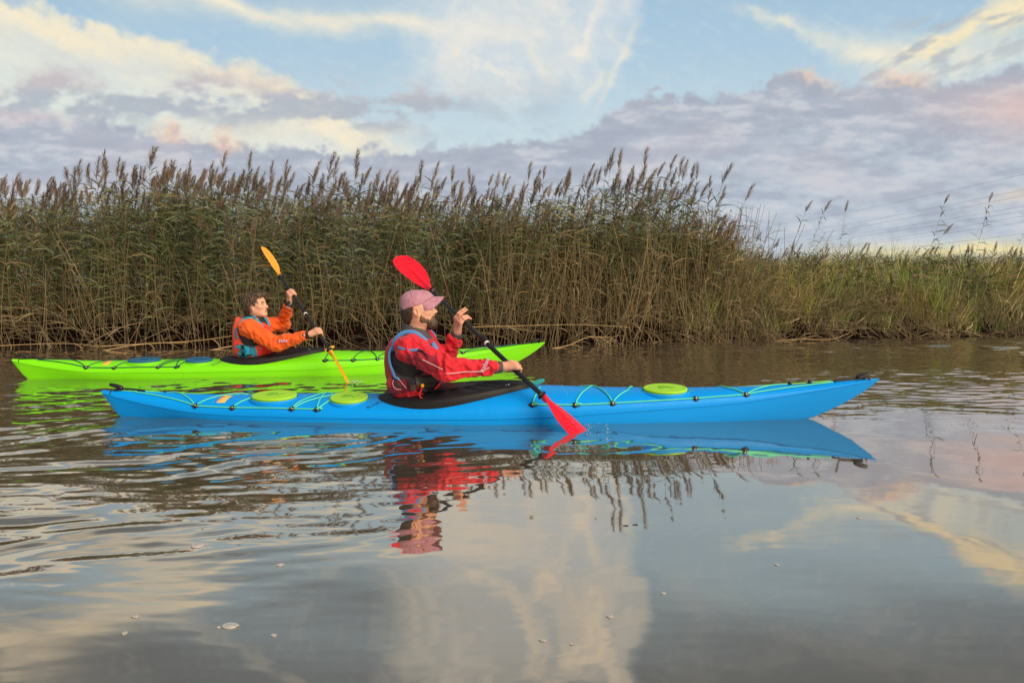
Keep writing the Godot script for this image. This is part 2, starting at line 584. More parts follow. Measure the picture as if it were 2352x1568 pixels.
func make_water() -> void:
	nz.seed = 3
	nz.noise_type = FastNoiseLite.TYPE_SIMPLEX_SMOOTH
	nz.frequency = 0.012
	nz.fractal_octaves = 2
	var us := PackedFloat32Array()
	for k in 10: us.append(-16.0 * pow(0.72, k) )
	var n := 560
	for k in n + 1: us.append(-0.80 + 1.60 * k / n)
	for k in 10: us.append(16.0 * pow(0.72, 9 - k))
	var zs := PackedFloat32Array()
	var z := 0.45
	while z < 15.5:
		zs.append(-z)
		z *= 1.0058
	for q in [18, 24, 40]: zs.append(-q)
	var nu := us.size()
	var nv := zs.size()
	var p := PackedVector3Array()
	var nn := PackedVector3Array()
	p.resize(nu * nv)
	nn.resize(nu * nv)
	for j in nv:
		for i in nu:
			var x := us[i] * (-zs[j] + 1.2)
			p[j * nu + i] = Vector3(x, water_height(x, zs[j]), zs[j])
	for j in nv:
		for i in nu:
			var dx := p[j * nu + mini(i + 1, nu - 1)] - p[j * nu + maxi(i - 1, 0)]
			var dz := p[mini(j + 1, nv - 1) * nu + i] - p[maxi(j - 1, 0) * nu + i]
			nn[j * nu + i] = dx.cross(dz).normalized()
	var idx := PackedInt32Array()
	idx.resize((nu - 1) * (nv - 1) * 6)
	var k := 0
	for j in nv - 1:
		for i in nu - 1:
			var a := j * nu + i
			for t in [a, a + nu + 1, a + 1, a, a + nu, a + nu + 1]:
				idx[k] = t
				k += 1
	for i in nn.size():
		if nn[i].y < 0: nn[i] = -nn[i]
	var mb := MB.new()
	mb.v = p
	mb.n = nn
	mb.idx = idx
	mb.c.resize(p.size())
	mb.c.fill(Color.WHITE)
	# the calm sheet behind the camera, butted on at the first row
	var e := us[nu - 1] * 1.65
	mb.add(PackedVector3Array([Vector3(-e, 0, -0.45), Vector3(e, 0, -0.45), Vector3(e, 0, 40), Vector3(-e, 0, 40)]), PackedInt32Array([0, 1, 2, 0, 2, 3]), Color.WHITE, Vector3.UP)
	tag(obj("water", mb, M.water), "brown still river water mirroring the evening sky", "river", "", "structure")


# ---------------------------------------------------------------- land
func bank_line(x: float) -> float:
	return tab(PackedVector2Array([Vector2(-60, -9.0), Vector2(-14, -10.3), Vector2(-7.2, -10.5), Vector2(-3.6, -10.62), Vector2(0.15, -10.88), Vector2(2.9, -11.5), Vector2(5.5, -12.0), Vector2(8.9, -12.85), Vector2(16, -14.6), Vector2(60, -26)]), x)


func ground_height(x: float, back: float) -> float:
	# back: metres behind the waterline
	var y := -0.15 + 0.46 * sstep(0.0, 0.22, back) + 0.18 * sstep(0.3, 2.2, back)
	y += nz.get_noise_2d(x * 60, back * 90) * 0.06 + nz.get_noise_2d(x * 230, back * 260) * 0.03
	y += sstep(3.0, 4.5, x) * (0.16 * sstep(0.1, 0.9, back) + 0.14 * sstep(1.0, 4.0, back))
	return y


func make_land() -> void:
	var xs := PackedFloat32Array()
	for q in [-300, -120, -60, -30, -20]: xs.append(q)
	for k in 200: xs.append(-14 + k * 0.14)
	for q in [16, 22, 30, 45, 60, 120, 300]: xs.append(q)
	var bs := PackedFloat32Array([-0.5, -0.1, 0.0, 0.06, 0.12, 0.18, 0.25, 0.34, 0.45, 0.6, 0.8, 1.1, 1.5, 2.0, 2.6, 3.4, 4.5, 6, 9, 14, 25, 50, 120, 400])
	var p := PackedVector3Array()
	var c := PackedColorArray()
	for b in bs:
		for x in xs:
			var rough := (nz.get_noise_2d(x * 120, b * 40) * 0.12) * (1.0 - sstep(1, 4, b))
			p.append(Vector3(x, ground_height(x, b + rough) if b < 20 else 0.55, bank_line(x) - b))
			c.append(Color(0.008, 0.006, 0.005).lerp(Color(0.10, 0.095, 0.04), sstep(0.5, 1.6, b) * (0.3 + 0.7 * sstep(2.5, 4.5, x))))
	var mb := MB.new()
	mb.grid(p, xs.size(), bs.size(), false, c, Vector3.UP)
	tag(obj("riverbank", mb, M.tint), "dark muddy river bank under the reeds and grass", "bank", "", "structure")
	# the shore behind the viewer
	mb = MB.new()
	p = PackedVector3Array()
	for b in [0.0, 0.4, 1.0, 4.0, 300.0]:
		for x in [-300, -40, 0, 40, 300]: p.append(Vector3(x, -0.1 + 0.6 * sstep(0, 1, b), 12 + b))
	mb.grid(p, 5, 5, false, Color(0.06, 0.06, 0.03), Vector3.UP)
	tag(obj("near_shore", mb, M.tint), "grassy near shore behind the viewer", "bank", "", "structure")


# ---------------------------------------------------------------- reeds
func leaf(mb: MB, at: Vector3, dir: Vector3, len: float, wid: float, droop: float, col: Color, n := 5) -> void:
	var side := dir.cross(Vector3.UP).normalized()
	if side.length() < 0.5: side = Vector3.RIGHT
	side = side.rotated(dir.normalized(), rng.randf_range(-1.3, 1.3))
	var p := PackedVector3Array()
	var d := dir.normalized()
	var q := at
	for k in n + 1:
		var t := float(k) / n
		var w := wid * 0.5 * (0.45 + 0.9 * t if t < 0.35 else (1.0 - t) * 1.18)
		p.append(q - side * maxf(w, 0.0006))
		p.append(q + side * maxf(w, 0.0006))
		d = (d + Vector3.DOWN * droop / n).normalized()
		q += d * len / n
	mb.grid(p, 2, n + 1, false, col, side.cross(d))


func stalk(mb: MB, path: PackedVector3Array, r0: float, r1: float, c0: Color, c1: Color, sides := 4) -> void:
	var r := PackedFloat32Array()
	var c := PackedColorArray()
	for k in path.size():
		var t := float(k) / (path.size() - 1)
		r.append(lerpf(r0, r1, t))
		c.append(c0.lerp(c1, sstep(0.15, 0.75, t)))
	mb.tube(path, r, sides, c)


func plume(mb: MB, at: Vector3, dir: Vector3, len: float, col: Color) -> void:
	var d := dir.normalized()
	var q := at
	var lean := Vector3(rng.randf_range(0.2, 0.8), -0.1, rng.randf_range(-0.4, 0.4))
	var n := 11
	for k in n:
		var t := float(k) / n
		for j in (7 if t < 0.75 else 5):
			var out := Vector3(rng.randf_range(-0.7, 1.0), rng.randf_range(-0.3, 0.4), rng.randf_range(-0.8, 0.8)).normalized()
			var bd := (d * 1.5 + out * 0.55 + lean * 0.2 * t).normalized()
			var c := col * rng.randf_range(0.6, 1.45)
			leaf(mb, q, bd, len * (0.46 - 0.26 * t) * rng.randf_range(0.7, 1.15), 0.0095, 0.45, c, 3)
		q += d * len / n * 0.9
		d = (d + lean * 0.06).normalized()


# meshes of one reed: stem, leaves, plume (each its own MB, or all in one)
func reed(h: float, lean: float, has_plume: bool, dead := 0.0, lax := 1.0) -> Dictionary:
	var out := {"stem": MB.new(), "leaves": [], "plume": null}
	var bend := rng.randf_range(0.5, 1.0) * lean
	var bz := rng.randf_range(-0.3, 0.3) * (0.15 + lean)
	var path := PackedVector3Array()
	for k in 8:
		var t := k / 7.0
		path.append(Vector3(bend * t * t * h, h * t * (1.0 - 0.12 * lean * t), bz * t * t * h))
	var tan_c := Color(0.205, 0.178, 0.095) * rng.randf_range(0.75, 1.2)
	var grn := Color(0.125, 0.14, 0.05).lerp(tan_c, dead)
	stalk(out.stem, path, 0.0045, 0.0020, tan_c, grn)
	var nl := rng.randi_range(20, 26)
	var az := rng.randf_range(0, TAU)
	for k in nl:
		var t := lerpf(0.16, 0.97, pow(float(k) / (nl - 1), 0.8))
		var f := t * 7.0
		var q := path[int(f)].lerp(path[mini(int(f) + 1, 7)], f - int(f))
		az += PI + rng.randf_range(-0.7, 0.7)
		var up := rng.randf_range(0.35, 1.1)
		var d := Vector3(cos(az) * 1.1 + 0.25, up, sin(az) * 0.8)
		var c := Color(0.090, 0.125, 0.040).lerp(Color(0.150, 0.185, 0.110), rng.randf()) * rng.randf_range(0.7, 1.3)
		if rng.randf() < 0.12 + dead + 0.22 * sstep(0.55, 0.2, t): c = Color(0.25, 0.19, 0.10) * rng.randf_range(0.6, 1.1)
		var m := MB.new()
		leaf(m, q, d, rng.randf_range(0.28, 0.56) * (1.0 - 0.35 * t), rng.randf_range(0.018, 0.034), rng.randf_range(0.5, 1.7) * lax, c)
		out.leaves.append(m)
	if has_plume:
		out.plume = MB.new()
		plume(out.plume, path[7], path[7] - path[6], rng.randf_range(0.28, 0.42), Color(0.125, 0.093, 0.072).lerp(Color(0.27, 0.215, 0.165), rng.randf()))
	return out


func joined(parts: Array) -> MB:
	var mb := MB.new()
	for q in parts:
		if q == null: continue
		var s := mb.v.size()
		mb.v.append_array(q.v)
		mb.n.append_array(q.n)
		mb.c.append_array(q.c)
		for t in q.idx: mb.idx.append(s + t)
	return mb


func scatter(called: String, meshes: Array, spots: Array, parent: Node) -> void:
	# spots: [Transform3D, Color]; the copies share the given meshes
	for k in meshes.size():
		var list := []
		for i in range(k, spots.size(), meshes.size()): list.append(spots[i])
		var mm := MultiMesh.new()
		mm.transform_format = MultiMesh.TRANSFORM_3D
		mm.use_colors = true
		mm.mesh = meshes[k]
		mm.instance_count = list.size()
		for i in list.size():
			mm.set_instance_transform(i, list[i][0])
			mm.set_instance_color(i, list[i][1])
		var o := MultiMeshInstance3D.new()
		o.multimesh = mm
		o.material_override = M.plant
		put(o, called, parent)
		tag(o, "", "", "", "stuff")


func turn(tilt: float, s: float) -> Basis:
	# wind keeps the reeds leaning to the right, so they turn only a little about their stems
	return Basis(Vector3(0, 0, 1), -tilt) * Basis(Vector3.RIGHT, rng.randf_range(-0.08, 0.10)) * Basis(Vector3.UP, rng.randf_range(-0.9, 0.9)) * Basis.from_scale(Vector3(s, s, s))


func stand_height(x: float) -> float:
	return tab(PackedVector2Array([Vector2(-16, 2.5), Vector2(-9, 2.45), Vector2(-7, 2.55), Vector2(-5.2, 2.72), Vector2(-3, 2.62), Vector2(-1, 2.5), Vector2(0.3, 2.6), Vector2(1.8, 2.85), Vector2(2.8, 2.8), Vector2(3.25, 2.35), Vector2(3.7, 1.75), Vector2(4.6, 1.25)]), x)


func make_reeds() -> void:
	rng.seed = 21
	var tall := []
	var bare := []
	for k in 10:
		var r := reed(2.3, rng.randf_range(0.02, 0.14), k < 4, 0.0 if k < 8 else 0.4)
		tall.append(joined([r.stem, r.plume] + r.leaves).commit())
	for k in 6:
		# dead or leafless stems of the lower storey
		var mb := MB.new()
		var path := PackedVector3Array()
		var b := rng.randf_range(-0.25, 0.35)
		for j in 6: path.append(Vector3(b * pow(j / 5.0, 2), 1.5 * j / 5.0, rng.randf_range(-0.02, 0.02)))
		var c := Color(0.27, 0.215, 0.125) * rng.randf_range(0.55, 1.2)
		stalk(mb, path, 0.0048, 0.0026, c, c, 4)
		for j in 4:
			var q := path[1 + j]
			leaf(mb, q, Vector3(rng.randf_range(-1, 1), rng.randf_range(0.1, 1.0), rng.randf_range(-0.6, 0.9)), rng.randf_range(0.2, 0.42), 0.014, rng.randf_range(1.0, 2.6), Color(0.24, 0.175, 0.09) * rng.randf_range(0.5, 1.2))
		bare.append(mb.commit())
	var bed := base("reed_bed", Transform3D(Basis(), Vector3(-3, 0.1, -11.5)))
	tag(bed, "dense bed of tall green and tan reeds along the far bank", "reeds", "", "stuff")
	var inv := bed.transform.affine_inverse()
	var spots := []
	var n := 0
	while spots.size() < 4300:
		var x := rng.randf_range(-15.5, 4.7)
		var back := rng.randf_range(0.30, 3.3)
		if rng.randf() < 0.10: back = rng.randf_range(0.02, 0.3)
		if x > 0.0 and rng.randf() < 0.25 + 0.3 * sstep(0.0, 1.5, x): continue
		var hh := stand_height(x) * (0.885 + 0.09 * nz.get_noise_2d(x * 55, 7))
		if x > 3.1 and rng.randf() < 0.5: continue
		var s := hh / 2.55 * (rng.randf_range(0.62, 0.95) if rng.randf() < 0.85 else rng.randf_range(0.9, 1.0))
		var tilt := rng.randfn(0.03, 0.09)
		if rng.randf() < 0.12: tilt = rng.randf_range(-0.4, 0.5)
		var v := rng.randf_range(0.65, 1.25)
		spots.append([inv * Transform3D(turn(tilt, s), Vector3(x, ground_height(x, back) - 0.05, bank_line(x) - back)), Color(v, v * rng.randf_range(0.92, 1.06), v * rng.randf_range(0.85, 1.05))])
	scatter("green_reeds", tall, spots, bed)
	spots = []
	for k in 2300:
		var x := rng.randf_range(-15.5, 4.6) if k < 1450 else rng.randf_range(-0.5, 3.8)
		var back := pow(rng.randf(), 1.2) * 2.1 + 0.26
		if rng.randf() < 0.30: back = rng.randf_range(-0.06, 0.26)
		var tilt := rng.randfn(0.03, 0.22)
		if rng.randf() < 0.12: tilt = rng.randf_range(-1.0, 1.0)
		var v := rng.randf_range(0.5, 1.25) * (1.0 + 0.25 * sstep(0.3, 2.5, x))
		var b := Basis(Vector3(0, 0, 1), -tilt) * Basis(Vector3.RIGHT, rng.randf_range(-0.12, 0.30)) * Basis(Vector3.UP, rng.randf_range(0, TAU)) * Basis.from_scale(Vector3.ONE * rng.randf_range(0.55, 1.25))
		spots.append([inv * Transform3D(b, Vector3(x, ground_height(x, back) - 0.04, bank_line(x) - back)), Color(v, v, v * 0.95)])
	scatter("dry_stems", bare, spots, bed)
	# the plumed reeds that stand up out of the bed one by one
	var kinds := []
	for k in 7: kinds.append(reed(2.45, rng.randf_range(0.0, 0.09), true))
	var protos := []
	for k in kinds.size():
		var o := base("plumed_reed", Transform3D())
		obj("stem", kinds[k].stem, M.plant, o)
		for l in kinds[k].leaves: obj("leaf", l, M.plant, o)
		obj("plume", kinds[k].plume, M.plant, o)
		protos.append(o)
	for k in 130:
		var x := lerpf(-8.3, 3.15, (k + rng.randf_range(-0.4, 0.4) + 0.5) / 130.0)
		var back := rng.randf_range(0.1, 1.6)
		var s := stand_height(x) / 2.62 * rng.randf_range(0.775, 0.925)
		if rng.randf() < 0.09: s *= 1.05
		set_reed(protos, k, x, back, s, rng.randfn(0.015, 0.065), "plumed brown topped reed standing out above the top edge of the reed bed", "plumed reeds along the top of the reed bed")
	# the ones at the right that can be told apart: x, back, scale, tilt
	var odd := [
		[2.86, 0.6, 0.93, 0.16, "lone plumed reed leaning right, the last tall one at the reed bed's right end"],
		[3.12, 0.5, 0.86, 0.26, "short plumed reed with a dark drooping head just right of the tall reed bed"],
		[2.95, 0.4, 0.82, 0.22, "pale short plumed reed between the reed bed's end and the dark drooping one"],
		[4.70, 0.8, 0.70, 0.30, "short plumed reed leaning right over the middle of the low grass"],
		[4.45, 0.9, 0.69, 0.26, "short plumed reed just left of the one over the middle grass"],
		[7.30, 0.9, 0.80, 0.20, "tallest plumed reed over the right grass, leaning right below the power lines"],
		[8.30, 1.0, 0.80, 0.24, "plumed reed leaning right near the right edge above the yellow horizon"],
		[8.95, 0.9, 0.74, 0.30, "plumed reed bowed right at the very right edge of the view"],
		[6.75, 0.7, 0.62, 0.50, "low bent reed with a drooping head in front of the yellow sky strip"],
		[5.55, 0.9, 0.70, 0.15, "thin short plumed reed halfway along the grassy right bank"],
	]
	for k in odd.size(): set_reed(protos, 130 + k, odd[k][0], odd[k][1], odd[k][2], odd[k][3], odd[k][4], "")


func set_reed(protos: Array, k: int, x: float, back: float, s: float, tilt: float, label: String, group: String) -> void:
	var o: Node3D = protos[k % protos.size()]
	if k >= protos.size():
		o = o.duplicate()
		put(o, "plumed_reed")
	o.transform = Transform3D(turn(tilt, s), Vector3(x, ground_height(x, back) - 0.03, bank_line(x) - back))
	if o.has_meta("group"): o.remove_meta("group")
	tag(o, label, "reed", group)


func make_grass() -> void:
	rng.seed = 8
	# low grass and short reeds of the right bank
	var tufts := []
	for k in 9:
		var mb := MB.new()
		for j in 19:
			var a := rng.randf_range(0, TAU)
			var c := Color(0.28, 0.35, 0.09) if k < 4 else (Color(0.56, 0.46, 0.25) if k < 6 else Color(0.42, 0.40, 0.17))
			if k == 2: c = Color(0.34, 0.48, 0.06)
			c = c * rng.randf_range(0.4, 1.35)
			leaf(mb, Vector3(rng.randf_range(-0.14, 0.14), 0, rng.randf_range(-0.14, 0.14)), Vector3(cos(a) * 0.4 + 0.2, rng.randf_range(1.0, 2.6), sin(a) * 0.4), rng.randf_range(0.30, 1.0), rng.randf_range(0.008, 0.021), rng.randf_range(0.2, 1.8), c, 5)
		tufts.append(mb.commit())
	var low := []
	for k in 4:
		var r := reed(1.0, rng.randf_range(0.1, 0.25), k == 0, 0.15, 0.45)
		low.append(joined([r.stem, r.plume] + r.leaves).commit())
	var field := base("bank_grass", Transform3D(Basis(), Vector3(6, 0.4, -13)))
	tag(field, "low green and straw coloured grass covering the right bank", "grass", "", "stuff")
	var inv := field.transform.affine_inverse()
	var spots := []
	for k in 5200:
		var x := rng.randf_range(2.7, 13.5)
		var back := pow(rng.randf(), 1.3) * 5.5 + 0.12
		var v := rng.randf_range(0.7, 1.25)
		var warm := sstep(-0.2, 0.3, nz.get_noise_2d(x * 40 + 500, back * 60))
		var s := rng.randf_range(0.55, 1.02) * (0.72 + 0.28 * sstep(0.2, 1.2, back)) * (1.0 + 0.55 * nz.get_noise_2d(x * 75 + 30, back * 90))
		spots.append([inv * Transform3D(Basis(Vector3(0, 0, 1), rng.randf_range(-0.35, 0.15)) * Basis(Vector3.UP, rng.randf_range(0, TAU)) * Basis.from_scale(Vector3(s, s, s)), Vector3(x, ground_height(x, back) - 0.03, bank_line(x) - back)), Color(v * lerpf(0.85, 1.15, warm), v, v * 0.9)])
	scatter("grass_tufts", tufts, spots, field)
	spots = []
	for k in 620:
		var x := rng.randf_range(2.9, 13.5)
		var back := rng.randf_range(0.4, 4.0)
		var v := rng.randf_range(0.7, 1.2)
		spots.append([inv * Transform3D(turn(rng.randf_range(0.0, 0.35), rng.randf_range(0.5, 0.88)), Vector3(x, ground_height(x, back), bank_line(x) - back)), Color(v, v, v)])
	for k in 900:
		# undergrowth inside the thin right half of the reed bed
		var x := rng.randf_range(-1.0, 3.6)
		var back := rng.randf_range(0.6, 4.0)
		var v := rng.randf_range(0.7, 1.25)
		spots.append([inv * Transform3D(turn(rng.randf_range(-0.1, 0.25), rng.randf_range(0.75, 1.35)), Vector3(x, ground_height(x, back), bank_line(x) - back)), Color(v * 1.1, v, v * 0.85)])
	scatter("short_reeds", low, spots, field)
	# a far strip so that the low ground never ends in an edge
	spots = []
	for k in 2600:
		var back := rng.randf_range(5, 60)
		var x := rng.randf_range(-20, 60) * (0.4 + back / 60.0) + 4
		var s := rng.randf_range(0.8, 1.3)
		spots.append([inv * Transform3D(Basis(Vector3.UP, rng.randf_range(0, TAU)) * Basis.from_scale(Vector3(s * 2, s, s * 2)), Vector3(x, 0.5, bank_line(x) - back)), Color(0.9, 0.9, 0.9)])
	scatter("far_grass", tufts, spots, field)
	# fallen straw lying in mats along the water's edge
	var straws := []
	for k in 6:
		var mb := MB.new()
		for j in 5:
			var a := rng.randf_range(-0.5, 0.5) + (PI if rng.randf() < 0.5 else 0.0)
			var path := PackedVector3Array()
			var q := Vector3(rng.randf_range(-0.3, 0.3), rng.randf_range(0, 0.08), rng.randf_range(-0.12, 0.12))
			var len := rng.randf_range(0.3, 0.95)
			var arch := rng.randf_range(-0.06, 0.16)
			for i in 6:
				var t := i / 5.0
				path.append(q + Vector3(cos(a), 0, sin(a) * 0.6) * len * t + Vector3.UP * (arch * sin(t * PI) - 0.12 * t * t))
			var c := Color(0.27, 0.215, 0.125) * rng.randf_range(0.3, 1.25)
			stalk(mb, path, 0.0045, 0.0028, c, c, 3)
			leaf(mb, path[2], Vector3(cos(a), 0.3, sin(a)), 0.35, 0.016, 2.0, c)
		straws.append(mb.commit())
	var mat_ := base("fallen_straw", Transform3D(Basis(), Vector3(5, 0.2, -12)))
	tag(mat_, "tangled mat of fallen straw hanging over the right bank's edge", "straw", "", "stuff")
	inv = mat_.transform.affine_inverse()
	spots = []
	for k in 1150:
		var x := rng.randf_range(2.4, 13.0) if k > 500 else rng.randf_range(-9, 4)
		var back := rng.randf_range(-0.05, 1.1)
		if k <= 500:
			if k > 140: continue
			back = rng.randf_range(0.0, 0.5)
		var y := ground_height(x, back) + rng.randf_range(0.0, 0.12)
		var v := rng.randf_range(0.5, 1.2)
		var b := Basis(Vector3.UP, rng.randfn(0, 0.6)) * Basis(Vector3(0, 0, 1), rng.randfn(-0.1, 0.4)) * Basis(Vector3.RIGHT, rng.randf_range(0, 1.2))
		spots.append([inv * Transform3D(b, Vector3(x, maxf(y, 0.02), bank_line(x) - back)), Color(v, v, v)])
	for k in 500:
		# blades and straw that hang down from the bank's lip
		var x := rng.randf_range(3.0, 12.0)
		var back := rng.randf_range(0.05, 0.35)
		var v := rng.randf_range(0.5, 1.1)
		var b := Basis(Vector3(0, 0, 1), -rng.randf_range(0.9, 1.9)) * Basis(Vector3.UP, rng.randf_range(-0.8, 0.8)) * Basis.from_scale(Vector3.ONE * 0.6)
		spots.append([inv * Transform3D(b, Vector3(x, ground_height(x, 0.5) + rng.randf_range(-0.02, 0.1), bank_line(x) - back)), Color(v, v, v * 0.95)])
	scatter("straw", straws, spots, mat_)


func make_loose_reeds() -> void:
	rng.seed = 77
	# single dead stems lying out over the water at the bank's foot
	var list := [
		[[Vector3(-7.4, 0.02, -10.1), Vector3(-6.9, 0.05, -10.15), Vector3(-6.2, 0.07, -10.2), Vector3(-5.75, 0.03, -10.25)], "long pale dead reed lying on the water at the far left edge"],
		[[Vector3(-5.7, 0.03, -10.2), Vector3(-5.1, 0.06, -10.3), Vector3(-4.4, 0.10, -10.4), Vector3(-3.7, 0.20, -10.5)], "dead reed lying out from the bank above the green kayak's rear hatch"],
		[[Vector3(-5.5, -0.01, -9.85), Vector3(-5.2, 0.05, -9.95), Vector3(-4.9, 0.08, -10.1), Vector3(-4.5, 0.08, -10.25)], "short dead reed on the water nearest the green kayak's rear deck"],
		[[Vector3(-4.1, -0.01, -9.9), Vector3(-3.7, 0.07, -10.1), Vector3(-3.3, 0.14, -10.3), Vector3(-2.8, 0.10, -10.4)], "dead reed arching out just behind the orange paddler's back"],
		[[Vector3(0.55, -0.01, -10.3), Vector3(0.8, 0.03, -10.4), Vector3(1.1, 0.13, -10.6), Vector3(1.45, 0.12, -10.75)], "bent dead reed arching to the water right of the green bow"],
		[[Vector3(-0.6, 0.28, -10.5), Vector3(0.2, 0.30, -10.55), Vector3(1.0, 0.31, -10.6), Vector3(1.7, 0.27, -10.7)], "straight pale reed lying level across the dark bank behind the green bow"],
		[[Vector3(4.1, 0.0, -11.55), Vector3(4.5, 0.04, -11.5), Vector3(5.0, 0.03, -11.6), Vector3(5.4, 0.12, -11.8)], "yellowish dead reed trailing in the water below the right bank"],
	]
	for q in list:
		var path := curve(q[0], 5)
		var o := base("dead_reed", Transform3D(Basis(), q[0][0]))
		var mb := MB.new()
		for k in path.size(): path[k] -= q[0][0]
		var c := Color(0.36, 0.26, 0.13) * rng.randf_range(0.85, 1.2)
		stalk(mb, path, 0.008, 0.004, c, c, 6)
		obj("stem", mb, M.plant, o)
		for j in 2:
			mb = MB.new()
			leaf(mb, path[5 + j * 6], Vector3(1, rng.randf_range(-0.3, 0.5), rng.randf_range(-0.2, 0.8)), 0.34, 0.018, 1.2, c * 0.9)
			obj("leaf", mb, M.plant, o)
		tag(o, q[1], "reed stem", "dead reeds at the water's edge")


func make_wires() -> void:
	# power lines that come over from the right and run away to the left: ends as [right point, left point]
	var list := [[Vector3(52.9, 12.6, -70), Vector3(70.4, 20.4, -260), "topmost and faintest"], [Vector3(53, 11.1, -70), Vector3(70.5, 17.1, -260), "second from the top"], [Vector3(53, 10.5, -70), Vector3(70.5, 15.9, -260), "third from the top"], [Vector3(53.1, 9.4, -70), Vector3(70.5, 15, -260), "fourth from the top"], [Vector3(53.1, 8.9, -70), Vector3(70.5, 14.4, -260), "fifth from the top"], [Vector3(53.1, 8.5, -70), Vector3(70.6, 11.3, -260), "third from the bottom"], [Vector3(53.2, 7.8, -70), Vector3(70.6, 12.1, -260), "second from the bottom"], [Vector3(53.2, 6.6, -70), Vector3(70.6, 10.6, -260), "lowest"]]
	for q in list:
		var path := PackedVector3Array()
		for k in 25:
			var t := k / 24.0
			path.append(q[0].lerp(q[1], t) + Vector3.DOWN * 1.2 * 4.0 * t * (1 - t) - q[0])
		var o := MB.new()
		o.tube(path, 0.011, 5)
		var w := tag(obj("power_line", o, M.wire), "thin grey overhead power line at the right, the %s of eight" % q[2], "power line", "power lines crossing the sky at the right")
		w.position = q[0]


func make_bubbles() -> void:
	# foam bubbles drifting on the near water: x, z, radius
	rng.seed = 4
	var list := [[-0.70, -1.78, 0.022, "largest flat ring of foam on the water at the lower left"], [-0.96, -1.83, 0.011, "small bubble left of the largest foam ring"], [-0.94, -1.74, 0.009, "smaller bubble below left of the largest foam ring"], [-0.575, -1.73, 0.009, "small bubble right of the largest foam ring"], [-0.70, -2.18, 0.013, "foam bubble on the cream cloud reflection left of the middle"], [0.25, -1.83, 0.012, "white foam bubble low in the middle right of the cloud reflection"], [0.073, -1.70, 0.010, "round bubble at the bottom middle in the cloud reflection"], [0.415, -1.97, 0.009, "small white bubble in the dark water right of the middle"], [0.80, -2.18, 0.010, "foam bubble halfway between the middle and the right edge"], [1.26, -2.63, 0.013, "flat foam bubble below the blue kayak's bow reflection"], [-1.02, -2.35, 0.028, "dark glassy bubble in the wake on the left"], [-1.20, -1.60, 0.012, "foam bubble in the bottom left corner"], [0.14, -1.68, 0.006, "tiniest bubble beside the round one at the bottom middle"], [1.55, -3.6, 0.010, "small foam fleck near the right edge below the pink cloud reflection"]]
	for q in list:
		var mb := MB.new()
		var r: float = q[2] * 0.8
		var prof := PackedVector2Array([Vector2(0.0, -0.2), Vector2(1.0, -0.15), Vector2(1.12, 0.02), Vector2(1.02, 0.13), Vector2(0.86, 0.10), Vector2(0.74, 0.05), Vector2(0.5, 0.10), Vector2(0.3, 0.14), Vector2(0, 0.15)])
		for k in prof.size(): prof[k] *= r
		mb.lathe(Vector3.ZERO, prof, 18, Basis.IDENTITY, Color.WHITE, 0.8)
		for k in rng.randi_range(1, 4):
			var a := rng.randf_range(0, TAU)
			mb.blob(Vector3(cos(a), 0, sin(a)) * r * rng.randf_range(1.0, 1.5), Vector3(1, 0.35, 1) * r * rng.randf_range(0.10, 0.30), 1.0, Basis.IDENTITY, Color.WHITE, 10, 6)
		var o: Node3D = tag(obj("foam_bubble", mb, M.foam), q[3], "bubble", "foam bubbles on the near water")
		o.position = Vector3(q[0], water_height(q[0], q[1]) + 0.001, q[1])
		o.rotation.y = rng.randf_range(0, 3)
	for q in [[0.40, -2.55, "left one of two tiny dark twig bits floating side by side below the reed reflection"], [0.435, -2.56, "right one of two tiny dark twig bits floating side by side below the reed reflection"]]:
		var mb := MB.new()
		mb.tube(curve([Vector3(-0.009, -0.001, 0.001), Vector3(0, 0.0, -0.001), Vector3(0.009, 0.0, 0.002)], 4), 0.0018, 6, Color(0.03, 0.022, 0.015))
		var o: Node3D = tag(obj("floating_twig", mb, M.plant), q[2], "twig", "floating twig bits")
		o.position = Vector3(q[0], water_height(q[0], q[1]) + 0.001, q[1])
	# splash where the red blade goes in
	for s in [[Vector3(0.45, 0.0, -4.15), 46, 0.10, "drops of water thrown up by the near red paddle blade"], [Vector3(-1.44, 0.0, -6.58), 16, 0.07, "drops of water thrown up by the yellow paddle blade"]]:
		var mb := MB.new()
		for k in s[1]:
			var f := rng.randf()
			mb.blob(Vector3(rng.randf_range(-0.3, 1.0) * s[2], f * f * s[2] * 0.7, rng.randf_range(-0.5, 0.5) * s[2]), Vector3.ONE * rng.randf_range(0.0010, 0.0030), 1.0, Basis.IDENTITY, Color.WHITE, 6, 4)
		for k in 9:
			mb.blob(Vector3(rng.randf_range(-0.4, 1.4) * s[2], 0.001, rng.randf_range(-0.5, 0.5) * s[2]), Vector3(rng.randf_range(0.006, 0.02), 0.0025, rng.randf_range(0.003, 0.007)), 1.0, Basis.IDENTITY, Color.WHITE, 8, 4)
		var o: Node3D = tag(obj("water_splash", mb, M.drop), s[3], "splash", "", "stuff")
		o.position = s[0]


